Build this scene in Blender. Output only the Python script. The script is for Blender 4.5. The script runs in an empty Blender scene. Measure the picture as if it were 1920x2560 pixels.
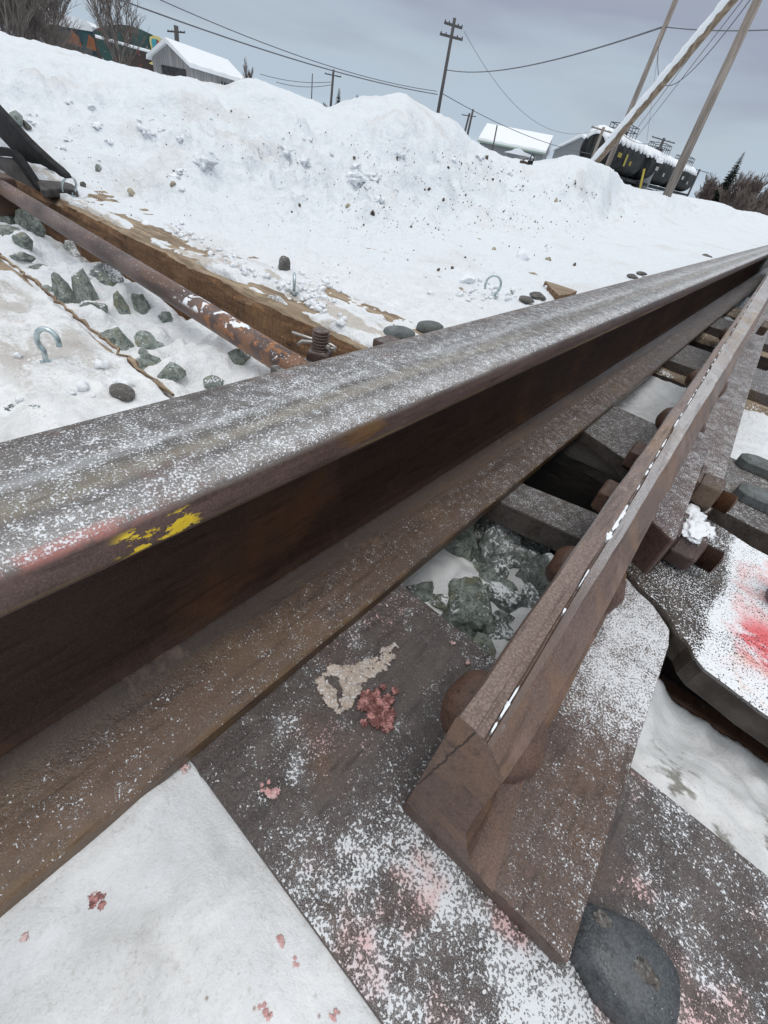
import bpy, bmesh, math, random
import numpy as np
from mathutils import Vector, Matrix, noise as mnoise
S = bpy.context.scene
COL = S.collection
R_ = math.radians
# ---------------------------------------------------------------- camera
CAMP = Vector((.1855, 0, .285)); FPX = 1089.236
RT = Vector((.74582961, .64824123, .1533672)); UP = Vector((-.51414355, .41379841, .75128376)); FW = Vector((-.42355001, .63918243, -.64191215))
cd = bpy.data.cameras.new('camera'); cam = bpy.data.objects.new('camera', cd); COL.objects.link(cam)
cd.sensor_fit = 'VERTICAL'; cd.sensor_height = 24; cd.lens = 24 * FPX / 2560; cd.clip_start = .005; cd.clip_end = 3000
m = Matrix((RT, UP, -FW)).transposed().to_4x4(); m.translation = CAMP; cam.matrix_world = m
S.camera = cam
# ---------------------------------------------------------------- world, sun, exposure
S.view_settings.view_transform = 'Standard'; S.view_settings.look = 'None'; S.view_settings.gamma = 1; S.view_settings.exposure = 0.0
SUN_EL, SUN_AZ = R_(72), R_(150)
W = bpy.data.worlds.new('World'); S.world = W; W.use_nodes = True
wn = W.node_tree; wn.nodes.clear()
def wnode(t, **k):
    n = wn.nodes.new(t)
    for a, b in k.items(): setattr(n, a, b)
    return n
sky = wnode('ShaderNodeTexSky', sky_type='NISHITA', sun_disc=False, sun_elevation=SUN_EL, sun_rotation=SUN_AZ)
bg1 = wnode('ShaderNodeBackground'); bg1.inputs[1].default_value = .01
wn.links.new(sky.outputs[0], bg1.inputs[0])
tc = wnode('ShaderNodeTexCoord'); sep = wnode('ShaderNodeSeparateXYZ'); wn.links.new(tc.outputs['Generated'], sep.inputs[0])
mp = wnode('ShaderNodeMapping'); mp.inputs['Scale'].default_value = (1.2, 1.2, 7); wn.links.new(tc.outputs['Generated'], mp.inputs[0])
nz = wnode('ShaderNodeTexNoise'); nz.inputs['Scale'].default_value = 1.7; nz.inputs['Detail'].default_value = 5; nz.inputs['Roughness'].default_value = .48
wn.links.new(mp.outputs[0], nz.inputs[0])
ma = wnode('ShaderNodeMath', operation='MULTIPLY_ADD'); ma.inputs[1].default_value = .26; ma.inputs[2].default_value = -.13
wn.links.new(nz.outputs[0], ma.inputs[0])
mb_ = wnode('ShaderNodeMath', operation='ADD'); wn.links.new(ma.outputs[0], mb_.inputs[0]); wn.links.new(sep.outputs[2], mb_.inputs[1])
rp = wnode('ShaderNodeValToRGB'); wn.links.new(mb_.outputs[0], rp.inputs[0])
els = [(0, (.50, .60, .70)), (.035, (.44, .53, .64)), (.10, (.44, .515, .595)), (.17, (.325, .355, .44)), (.24, (.35, .385, .465)), (.5, (.80, .83, .87)), (1, (1.18, 1.20, 1.22))]
cr = rp.color_ramp
while len(cr.elements) < len(els): cr.elements.new(.5)
for e, (p_, c_) in zip(cr.elements, els): e.position = p_; e.color = (*c_, 1)
bg2 = wnode('ShaderNodeBackground'); bg2.inputs[1].default_value = .97; wn.links.new(rp.outputs[0], bg2.inputs[0])
ad = wnode('ShaderNodeAddShader'); wn.links.new(bg1.outputs[0], ad.inputs[0]); wn.links.new(bg2.outputs[0], ad.inputs[1])
wo = wnode('ShaderNodeOutputWorld'); wn.links.new(ad.outputs[0], wo.inputs[0])
sl = bpy.data.lights.new('sun', 'SUN'); sl.energy = .85; sl.angle = R_(25); sl.color = (1, .97, .93)
so = bpy.data.objects.new('sun', sl); COL.objects.link(so)
sd = Vector((math.cos(SUN_EL) * math.sin(SUN_AZ), math.cos(SUN_EL) * math.cos(SUN_AZ), math.sin(SUN_EL)))
so.rotation_euler = sd.to_track_quat('Z', 'Y').to_euler()

# ---------------------------------------------------------------- helpers
def ray(px, py): return (RT * (px - 960) + UP * (1280 - py) + FW * FPX).normalized()
def at(px, py, D):                      # world point seen at that pixel, horizontal distance D
    d = ray(px, py); return CAMP + d * (D / math.hypot(d.x, d.y))
def atz(px, py, z): d = ray(px, py); return CAMP + d * ((z - CAMP.z) / d.z)
def aty(px, py, y): d = ray(px, py); return CAMP + d * ((y - CAMP.y) / d.y)
def rootloc(o):
    v = Vector((0, 0, 0))
    while o is not None: v += o.location; o = o.parent
    return v
class MB:
    def __init__(s): s.v = []; s.f = []; s.sm = []
    def add(s, vs, fs, sm=False):
        b = len(s.v); s.v += [tuple(v) for v in vs]; s.f += [tuple(b + i for i in f) for f in fs]; s.sm += [sm] * len(fs); return s
    def box(s, x0, x1, y0, y1, z0, z1, M=None):
        vs = [Vector((x, y, z)) for z in (z0, z1) for y in (y0, y1) for x in (x0, x1)]
        if M is not None: vs = [M @ v for v in vs]
        return s.add(vs, [(0, 2, 3, 1), (4, 5, 7, 6), (0, 1, 5, 4), (2, 6, 7, 3), (0, 4, 6, 2), (1, 3, 7, 5)])
    def prism(s, pts, z0, z1, M=None):   # pts in xy, ccw
        n = len(pts); vs = [Vector((x, y, z0)) for x, y in pts] + [Vector((x, y, z1)) for x, y in pts]
        if M is not None: vs = [M @ v for v in vs]
        return s.add(vs, [tuple(range(n))[::-1], tuple(range(n, 2 * n))] + [(i, (i + 1) % n, n + (i + 1) % n, n + i) for i in range(n)])
    def poly3(s, pts, off):              # 3D outline extruded by off
        n = len(pts); off = Vector(off); vs = [Vector(q) for q in pts] + [Vector(q) + off for q in pts]
        return s.add(vs, [tuple(range(n))[::-1], tuple(range(n, 2 * n))] + [(i, (i + 1) % n, n + (i + 1) % n, n + i) for i in range(n)])
    def tube(s, pts, rad, n=8, cap=True, sm=True):
        pts = [Vector(q) for q in pts]
        if not hasattr(rad, '__len__'): rad = [rad] * len(pts)
        vs = []; ref = None
        for i, q in enumerate(pts):
            t = (pts[min(i + 1, len(pts) - 1)] - pts[max(i - 1, 0)]).normalized()
            if ref is None: ref = t.orthogonal().normalized()
            else: ref = (ref - t * ref.dot(t)); ref = ref.normalized() if ref.length > 1e-6 else t.orthogonal().normalized()
            b = t.cross(ref)
            for k in range(n):
                a = 2 * math.pi * k / n; vs.append(q + (ref * math.cos(a) + b * math.sin(a)) * rad[i])
        fs = [(i * n + k, i * n + (k + 1) % n, (i + 1) * n + (k + 1) % n, (i + 1) * n + k) for i in range(len(pts) - 1) for k in range(n)]
        s.add(vs, fs, sm)
        if cap:
            b = len(s.v) - len(vs); s.f += [tuple(b + k for k in range(n))[::-1], tuple(b + (len(pts) - 1) * n + k for k in range(n))]; s.sm += [False, False]
        return s
    def lathe(s, prof, c, ax, n=16, sm=True, phase=0):    # prof [(r,h)] along ax from c
        ax = Vector(ax).normalized(); e1 = ax.orthogonal().normalized(); e2 = ax.cross(e1); c = Vector(c)
        vs = [c + ax * h + (e1 * math.cos(2 * math.pi * k / n + phase) + e2 * math.sin(2 * math.pi * k / n + phase)) * r_ for r_, h in prof for k in range(n)]
        fs = [(i * n + k, i * n + (k + 1) % n, (i + 1) * n + (k + 1) % n, (i + 1) * n + k) for i in range(len(prof) - 1) for k in range(n)]
        s.add(vs, fs, sm); b = len(s.v) - len(vs)
        s.f += [tuple(b + k for k in range(n))[::-1], tuple(b + (len(prof) - 1) * n + k for k in range(n))]; s.sm += [False, False]
        return s
def obj(name, mb, mat, parent=None, bevel=0, label=None, cat=None, group=None, kind=None, jit=0, seg=2):
    me = bpy.data.meshes.new(name); vs = [Vector(v) for v in mb.v]
    if parent is None:
        xs = [v.x for v in vs]; ys = [v.y for v in vs]; zs = [v.z for v in vs]
        loc = Vector(((min(xs) + max(xs)) / 2, (min(ys) + max(ys)) / 2, min(zs)))
        if kind == 'structure': loc = Vector((0, 0, 0))
    else: loc = rootloc(parent)
    if jit: vs = [v + Vector((mnoise.noise(v * 97 + Vector((1, 2, 3))), mnoise.noise(v * 83), mnoise.noise(v * 71 + Vector((5, 1, 9))))) * jit for v in vs]
    me.from_pydata([v - loc for v in vs], [], mb.f); me.polygons.foreach_set('use_smooth', mb.sm); me.update()
    bm = bmesh.new(); bm.from_mesh(me); bmesh.ops.recalc_face_normals(bm, faces=bm.faces); bm.to_mesh(me); bm.free()
    o = bpy.data.objects.new(name, me); COL.objects.link(o); me.materials.append(mat)
    if parent is not None: o.parent = parent
    else: o.location = loc
    if bevel:
        b = o.modifiers.new('bevel', 'BEVEL'); b.width = bevel; b.segments = seg; b.limit_method = 'ANGLE'; b.angle_limit = R_(35)
    tag(o, label, cat, group, kind); return o
def tag(o, label=None, cat=None, group=None, kind=None):
    if label: o['label'] = label
    if cat: o['category'] = cat
    if group: o['group'] = group
    if kind: o['kind'] = kind
    return o
def thing(name, loc, label, cat, group=None):
    o = bpy.data.objects.new(name, None); COL.objects.link(o); o.location = loc; o.empty_display_size = .05
    return tag(o, label, cat, group)
def copy_tree(o, parent=None):
    c = o.copy(); COL.objects.link(c)
    if parent is not None: c.parent = parent
    for ch in list(o.children): copy_tree(ch, c)
    return c

# ---------------------------------------------------------------- materials
class NT:
    def __init__(s, name, rough=.6, spec=.5, metal=0):
        s.m = bpy.data.materials.new(name); s.m.use_nodes = True; s.t = s.m.node_tree; s.b = s.t.nodes['Principled BSDF']
        s.b.inputs['Roughness'].default_value = rough; s.b.inputs['Metallic'].default_value = metal; s.b.inputs['Specular IOR Level'].default_value = spec
        g = s.t.nodes.new('ShaderNodeNewGeometry'); s.pos = g.outputs['Position']; s.nor = g.outputs['Normal']
        sp = s.t.nodes.new('ShaderNodeSeparateXYZ'); s.t.links.new(s.pos, sp.inputs[0]); s.x, s.y, s.z = sp.outputs
        sn = s.t.nodes.new('ShaderNodeSeparateXYZ'); s.t.links.new(s.nor, sn.inputs[0]); s.nz = sn.outputs[2]
    def put(s, sock, v):
        if isinstance(v, bpy.types.NodeSocket): s.t.links.new(v, sock)
        elif isinstance(v, (tuple, list)): sock.default_value = (*v, 1) if len(v) == 3 and len(sock.default_value) == 4 else v
        else: sock.default_value = v
    def math(s, op, a, b=0, c=0, clamp=False):
        n = s.t.nodes.new('ShaderNodeMath'); n.operation = op; n.use_clamp = clamp
        for i, v in enumerate((a, b, c)): s.put(n.inputs[i], v)
        return n.outputs[0]
    def add(s, a, b): return s.math('ADD', a, b)
    def mul(s, a, b): return s.math('MULTIPLY', a, b)
    def mr(s, v, a, b, c=0, d=1, smooth=True):
        n = s.t.nodes.new('ShaderNodeMapRange'); n.interpolation_type = 'SMOOTHSTEP' if smooth else 'LINEAR'
        for i, q in enumerate((v, a, b, c, d)): s.put(n.inputs[i], q)
        return n.outputs[0]
    def map(s, sc=(1, 1, 1), vec=None, rot=(0, 0, 0), loc=(0, 0, 0)):
        n = s.t.nodes.new('ShaderNodeMapping'); s.put(n.inputs[0], vec or s.pos); n.inputs['Scale'].default_value = sc; n.inputs['Rotation'].default_value = rot; n.inputs['Location'].default_value = loc
        return n.outputs[0]
    def noise(s, scale, detail=4, vec=None, rough=.55, dist=0):
        n = s.t.nodes.new('ShaderNodeTexNoise'); s.put(n.inputs['Vector'], vec or s.pos)
        n.inputs['Scale'].default_value = scale; n.inputs['Detail'].default_value = detail; n.inputs['Roughness'].default_value = rough; n.inputs['Distortion'].default_value = dist
        return n.outputs[0]
    def voro(s, scale, vec=None, feat='F1', out=0):
        n = s.t.nodes.new('ShaderNodeTexVoronoi'); n.feature = feat; s.put(n.inputs['Vector'], vec or s.pos); n.inputs['Scale'].default_value = scale
        return n.outputs[out]
    def mix(s, f, a, b):
        n = s.t.nodes.new('ShaderNodeMix'); n.data_type = 'RGBA'; s.put(n.inputs[0], f); s.put(n.inputs[6], a); s.put(n.inputs[7], b); return n.outputs[2]
    def ramp(s, f, els):
        n = s.t.nodes.new('ShaderNodeValToRGB'); s.put(n.inputs[0], f); c = n.color_ramp
        while len(c.elements) < len(els): c.elements.new(.5)
        for e, (p_, q) in zip(c.elements, els): e.position = p_; e.color = (*q, 1)
        return n.outputs[0]
    def box(s, sock, a, b, soft):        # 1 inside a..b
        return s.mul(s.mr(sock, a - soft, a + soft), s.mr(sock, b - soft, b + soft, 1, 0))
    def done(s, col, bump=None, bs=.3, bd=.002, rough=None):
        s.put(s.b.inputs['Base Color'], col)
        if rough is not None: s.put(s.b.inputs['Roughness'], rough)
        if bump is not None:
            n = s.t.nodes.new('ShaderNodeBump'); n.inputs['Strength'].default_value = bs; n.inputs['Distance'].default_value = bd
            s.put(n.inputs['Height'], bump); s.t.links.new(n.outputs[0], s.b.inputs['Normal'])
        return s.m
SNOWC = (.84, .87, .90)
def steel(name, c1, c2, c3, cov=.0, patch=.25, rough=.47, fine=420, extra=None, colfn=None, streak=(1, .12, 1), pink=0, psc=26, spec=.4, op=.86):
    """rusty steel with a dusting of snow crystals; cov moves the amount (0 = light), patch how patchy"""
    n = NT(name, rough, spec)
    st = n.map(streak)
    a = n.noise(38, 6, st, .6); b = n.noise(9, 4, rough=.6); c = n.noise(900, 2)
    col = n.mix(n.mr(a, .35, .68), c1, c2); col = n.mix(n.mr(b, .5, .72), col, c3)
    col = n.mix(n.mr(c, .35, .75, 0, .45), col, tuple(min(1, q * 1.9) for q in c2))
    if colfn: col = colfn(n, col)
    col = n.mix(n.mr(n.noise(210, 3, n.map(streak)), .5, .72, 0, .5), col, tuple(q * .35 for q in c1))
    col = n.mix(n.mr(n.noise(24, 5, rough=.7), .56, .68, 0, .6), col, tuple(min(1, q * 1.5) for q in c2))
    f = n.noise(fine * 1.75, 2.2, rough=.55); g = n.noise(psc, 5, rough=.62)
    g2 = n.noise(psc * 5, 3, rough=.6)
    e_ = n.add(n.add(n.mul(n.add(g, -.5), patch), n.mul(n.add(g2, -.5), .35)), cov)
    if extra: e_ = n.add(e_, extra(n))
    s_ = n.add(f, e_)
    f2 = n.mul(n.mr(n.add(n.noise(fine * 4.2, 1), n.mul(e_, 1.2)), .55, .70), .30)
    mask = n.mul(n.mul(n.math('MAXIMUM', n.mr(s_, .598, .680), f2), op), n.mr(n.nz, .35, .75))
    sc = SNOWC
    if pink: sc = n.mix(n.mul(n.mr(n.noise(17, 4), .5, .62), pink), SNOWC, (.80, .47, .45))
    colf = n.mix(mask, col, sc)
    h = n.add(n.mul(c, .25), n.add(n.mul(mask, .9), n.mul(n.noise(160, 5), .8)))
    ro = n.mr(mask, 0, 1, n.mr(a, .3, .7, rough - .1, rough + .14), .8)
    return n.done(colf, h, .55, .0016, ro)
def simple(name, c1, c2, sc=8, rough=.7, bs=.3, bd=.004, det=5, str_=(1, 1, 1), metal=0, lo=.35, hi=.65):
    n = NT(name, rough, metal=metal); a = n.noise(sc, det, n.map(str_)); return n.done(n.mix(n.mr(a, lo, hi), c1, c2), a, bs, bd)

# rail head top: bands across the width
def head_col(n, col):
    u = n.mr(n.add(n.x, n.mul(n.noise(30, 3, n.map((1, .2, 1))), .006)), -.040, .046, 0, 1, False)
    band = n.ramp(u, [(0, (.11, .075, .055)), (.10, (.10, .078, .065)), (.2, (.09, .085, .083)), (.40, (.13, .125, .12)), (.47, (.36, .37, .38)), (.55, (.15, .14, .115)), (.66, (.24, .215, .16)), (.74, (.13, .125, .12)), (.90, (.30, .29, .28)), (1, (.16, .12, .10))])
    top = n.mr(n.z, .1535, .157)
    col = n.mix(n.mul(top, .85), col, n.mix(n.mr(n.noise(120, 5, n.map((1, .3, 1))), .3, .75), band, n.mix(.35, band, (.33, .31, .28))))
    pk = n.mul(n.mul(n.box(n.x, .037, .05, .002), n.box(n.y, -.005, .048, .02)), n.mr(n.noise(90, 4), .35, .55))
    col = n.mix(n.mul(pk, n.mul(top, .55)), col, (.60, .20, .17))
    col = n.mix(n.mul(n.mr(n.z, .1445, .1435), n.mr(n.z, .1405, .1415)), col, n.mix(n.mr(n.noise(50, 4, n.map((1, .1, 1))), .45, .6), (.10, .065, .045), (.24, .17, .07)))  # lower lip painted as a lighter line, its highlight put into the colour
    # yellow paint flakes
    dk = n.mr(n.noise(60, 5, n.map((1, .06, 1))), .52, .60, 0, .55); col = n.mix(n.mul(dk, top), col, (.06, .055, .05))
    ye = n.mul(n.box(n.y, .036, .070, .004), n.box(n.z, .1415, .1535, .0015))
    ym = n.mul(ye, n.mr(n.add(n.noise(150, 6, n.map((1, .5, 1.3)), rough=.65), n.mul(n.box(n.z, .1425, .147, .0015), .06)), .535, .555))
    col = n.mix(n.mul(ym, n.mr(n.nz, .3, .6, 1, 0)), col, n.mix(n.noise(250, 2), (.75, .47, .02), (.9, .68, .06)))
    og = n.mul(n.mul(n.box(n.y, .16, .215, .015), n.box(n.z, .146, .157, .002)), n.mr(n.noise(60, 5, n.map((1, .3, 1))), .52, .62))
    return n.mix(n.mul(og, .6), col, (.22, .11, .03))
def head_ex(n):
    e = n.mul(n.box(n.x, .027, .046, .009), .055)
    e = n.add(e, n.mul(n.box(n.x, -.016, .006, .007), .03))
    e = n.add(e, n.mr(n.x, -.045, -.028, -.06, 0))
    e = n.add(e, n.mr(n.y, .4, 1.8, 0, .03))
    return e
M_head = steel('rail_head_steel', (.070, .042, .035), (.115, .074, .064), (.085, .048, .036), cov=.035, patch=.12, extra=head_ex, colfn=head_col, rough=.52, fine=520, op=.82)
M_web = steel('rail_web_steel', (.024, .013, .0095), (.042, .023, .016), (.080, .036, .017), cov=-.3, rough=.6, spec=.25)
def foot_ex(n): return n.add(n.mr(n.y, .1, .9, -.0, .05), n.mul(n.box(n.x, .045, .072, .008), n.mul(n.box(n.y, .33, .75, .06), .03)))
def foot_col(n, col):
    col = n.mix(n.mul(n.mul(n.box(n.x, .066, .072, .0015), .6), n.mr(n.noise(30, 4), .4, .6)), col, (.17, .105, .045))
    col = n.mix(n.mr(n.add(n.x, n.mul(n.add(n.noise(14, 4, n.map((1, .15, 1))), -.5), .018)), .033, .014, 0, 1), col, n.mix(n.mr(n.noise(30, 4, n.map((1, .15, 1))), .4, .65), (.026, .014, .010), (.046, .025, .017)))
    return n.mix(n.mr(n.y, .7, 1.6, 0, .5), col, (.14, .13, .125))
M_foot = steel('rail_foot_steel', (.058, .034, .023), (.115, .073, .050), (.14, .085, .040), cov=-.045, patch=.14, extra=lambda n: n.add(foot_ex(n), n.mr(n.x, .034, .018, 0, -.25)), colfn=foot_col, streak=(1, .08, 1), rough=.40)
M_plate = steel('slide_plate_steel', (.045, .036, .034), (.098, .082, .076), (.125, .072, .042), cov=-.035, patch=.62, pink=.75, psc=20,
                extra=lambda n: n.add(n.mul(n.mul(n.mr(n.x, .10, .19), n.mr(n.y, .13, .06)), .12), n.add(n.mr(n.x, .24, .30, 0, .07), n.mul(n.mul(n.box(n.y, .070, .098, .008), n.box(n.x, .18, .30, .01)), .10))))
M_plate2 = steel('bare_plate_steel', (.048, .038, .032), (.105, .092, .084), (.105, .070, .036), cov=.02, patch=.16)
M_rod = steel('rod_steel', (.055, .050, .046), (.10, .092, .086), (.10, .062, .03), cov=.02, patch=.2,
              extra=lambda n: n.mr(n.x, .278, .292, 0, .22), pink=0,
              colfn=None)
def rod_pink():
    n = NT('snowy_rod_steel', .6)
    a = n.noise(45, 5); col = n.mix(n.mr(a, .35, .65), (.038, .028, .022), (.085, .070, .058))
    f = n.noise(720, 2.2, rough=.55); g = n.noise(24, 5)
    s_ = n.add(n.add(f, n.mul(n.add(g, -.5), .3)), n.add(.045, n.mr(n.add(n.x, n.mul(n.add(g, -.5), .02)), .278, .290, 0, .20)))
    mask = n.mul(n.mr(s_, .60, .66), n.mr(n.nz, .3, .7))
    pk = n.add(n.mul(n.noise(26, 4, n.map((1, 1, 1), loc=(3, 1, 0)), dist=.6), .75), n.mul(n.noise(150, 4, rough=.7), .25))
    p1 = n.mul(n.mr(pk, .46, .60), n.mul(n.mr(n.x, .285, .30), n.mul(n.box(n.y, .355, .53, .03), 1)))
    sc = n.mix(n.mul(p1, .55), SNOWC, (.85, .38, .36))
    core = n.math('SUBTRACT', 1, n.mr(n.add(n.math('POWER', n.mul(n.add(n.x, -.325), 40), 2), n.math('POWER', n.mul(n.add(n.y, -.385), 34), 2)), .2, 1.8))
    sc = n.mix(n.mul(core, n.mr(pk, .42, .53, .15, .9)), sc, (.74, .085, .10))
    sc = n.mix(n.mul(n.box(n.y, .325, .36, .015), n.mul(n.mr(n.x, .295, .32), n.mr(n.noise(60, 3), .45, .62, 0, .5))), sc, (.85, .50, .30))
    return n.done(n.mix(mask, col, sc), n.add(n.mul(mask, .8), n.mul(f, .4)), .6, .002)
M_rodp = rod_pink()
M_point = steel('switch_point_steel', (.12, .080, .064), (.22, .168, .145), (.20, .125, .065), cov=-.085, patch=.12, streak=(1, .10, 1), rough=.42,
                extra=lambda n: n.mr(n.y, .15, .6, -.05, .035))
def crack(n, col):
    d = n.math('ABSOLUTE', n.add(n.add(n.x, n.mul(n.z, -.115)), n.add(-.1708, n.mul(n.add(n.noise(120, 3), -.5), .003))))
    m_ = n.mul(n.mr(d, .0002, .0007, 1, 0), n.mul(n.mr(n.y, .0965, .0955), n.mr(n.z, .040, .046)))
    col = n.mix(n.mr(n.noise(32, 5, n.map((.3, 1, 1), rot=(0, .8, 0))), .45, .65, 0, .7), col, (.20, .115, .065))
    return n.mix(n.mul(m_, .85), col, (.012, .008, .006))
M_pside = steel('switch_point_side_steel', (.078, .045, .034), (.155, .102, .080), (.16, .088, .048), cov=-.16, streak=(1, .10, .6), rough=.42, colfn=crack)
M_pbright = steel('worn_point_steel', (.25, .225, .215), (.38, .36, .355), (.24, .17, .13), cov=-.09, patch=.1, streak=(1, .08, 1), rough=.34,
                  colfn=lambda n, c: n.mix(n.mul(n.mr(n.y, .28, .16), .85), n.mix(n.mul(n.box(n.y, .85, 1.35, .2), n.mr(n.noise(70, 4), .5, .6)), c, (.36, .27, .16)), (.13, .078, .055)), extra=lambda n: n.mr(n.y, .1, .9, -.04, .05))
M_pfoot = steel('switch_point_foot_steel', (.066, .041, .032), (.12, .082, .066), (.115, .064, .036), cov=-.01, patch=.28, psc=30,
                extra=lambda n: n.add(n.add(n.mr(n.y, .16, .24, 0, .07), n.mul(n.box(n.y, .23, .40, .03), n.mul(n.mr(n.x, .20, .235), .13))), n.mul(n.mr(n.y, .12, .095), n.mul(n.mr(n.x, .225, .20), -.25))))
M_block = steel('lug_steel', (.075, .045, .040), (.11, .072, .062), (.09, .055, .035), cov=.05, patch=.22)
M_bolt = steel('bolt_steel', (.060, .032, .024), (.125, .074, .054), (.13, .07, .042), cov=-.15, streak=(1, 1, 1))
M_nut = steel('nut_steel', (.060, .038, .034), (.095, .062, .054), (.11, .075, .045), cov=-.03, streak=(1, 1, 1))
M_darkrod = steel('dark_rusty_steel', (.028, .016, .013), (.07, .036, .022), (.11, .05, .022), cov=-.12, rough=.4)
M_spike = steel('spike_steel', (.040, .045, .050), (.090, .098, .104), (.062, .050, .042), cov=-.10, patch=.12, streak=(1, 1, 1), rough=.4)
M_spike2 = steel('grey_spike_steel', (.075, .083, .082), (.13, .145, .145), (.09, .09, .085), cov=-.16, streak=(1, 1, 1), rough=.6)
M_galv = simple('galvanized_wire', (.38, .47, .49), (.58, .66, .67), 90, .3, .15, .001, metal=.75)
M_pinm = simple('pin_metal', (.42, .41, .38), (.55, .53, .50), 120, .35, .1, .001, metal=.7)
def pipe_mat():
    n = NT('rusty_pipe', .5); st = n.map((.25, 1, 1))
    a = n.noise(26, 6, st); b = n.noise(60, 5); col = n.mix(n.mr(a, .35, .65), (.060, .036, .030), (.150, .102, .090)); col = n.mix(n.mul(n.mr(n.noise(18, 5, n.map((.3, 1, 1), loc=(1, 2, 3))), .5, .62), .6), col, (.16, .085, .05))
    o = n.mul(n.mr(n.x, -.62, -.50), n.mr(b, .50, .60)); col = n.mix(o, col, (.30, .125, .045))
    col = n.mix(n.mul(n.mr(n.x, -.62, -.50), n.mr(n.noise(24, 4), .46, .6)), col, (.20, .10, .055))
    s_ = n.add(n.noise(33, 5, n.map((.7, 1, 1), loc=(2, 0, 0)), dist=.4), n.mul(n.add(n.box(n.x, -.605, -.555, .012), n.box(n.x, -.515, -.475, .012)), .12))
    mask = n.mul(n.mul(n.mr(s_, .60, .625), n.mr(n.nz, .15, .5)), n.mr(n.x, -.70, -.62))
    f = n.mul(n.mr(n.noise(300, 2), .66, .70), n.mr(n.nz, .3, .7))
    col = n.mix(n.math('MAXIMUM', mask, n.mul(f, .8)), col, SNOWC)
    return n.done(col, n.add(n.mul(b, .6), mask), .5, .0015)
M_pipe = pipe_mat()
def wood_mat(name, c1, c2, c3, snow=0.0):
    n = NT(name, .8); st = n.map((.16, 1, 1)); v = n.noise(55, 7, st, .65, .5); b = n.noise(7, 4)
    g = n.noise(26, 5, n.map((.5, 1, 2.2))); chk = n.mr(n.noise(48, 4, n.map((.18, 1, 1.1), loc=(0, 4, 0)), .5), .66, .70)
    col = n.mix(n.mr(v, .3, .7), c1, c2); col = n.mix(n.mr(b, .45, .65, 0, .7), col, c3)
    saw = n.noise(150, 2, n.map((1.2, 1, .25), rot=(0, .35, 0))); col = n.mix(n.mr(saw, .40, .62, 0, .4), col, c1)
    fl = n.mr(n.noise(300, 2, n.map((.5, 1, 1))), .63, .7, 0, .5); col = n.mix(fl, col, tuple(min(1, q * 2.2) for q in c2))
    col = n.mix(n.mul(chk, .85), col, (.018, .010, .006))
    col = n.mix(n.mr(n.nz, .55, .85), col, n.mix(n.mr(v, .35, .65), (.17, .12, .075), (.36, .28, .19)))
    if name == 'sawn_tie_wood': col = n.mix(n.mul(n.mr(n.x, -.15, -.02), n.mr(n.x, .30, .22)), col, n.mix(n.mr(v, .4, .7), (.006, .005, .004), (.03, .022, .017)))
    if snow:
        mk = n.mul(n.mr(n.add(n.noise(300, 3), n.mul(n.add(n.noise(30, 5), -.5), .7)), .60 - snow, .66 - snow), n.mr(n.nz, .3, .7)); col = n.mix(mk, col, SNOWC)
    return n.done(col, n.add(n.add(n.mul(v, 1.0), n.mul(saw, .35)), n.mul(chk, -1.2)), .8, .004)
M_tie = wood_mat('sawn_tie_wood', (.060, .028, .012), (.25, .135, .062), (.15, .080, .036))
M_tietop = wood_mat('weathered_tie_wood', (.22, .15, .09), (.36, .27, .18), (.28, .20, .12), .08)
M_tiedark = wood_mat('dark_tie_wood', (.018, .012, .009), (.055, .040, .03), (.04, .028, .02), .02)
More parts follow.
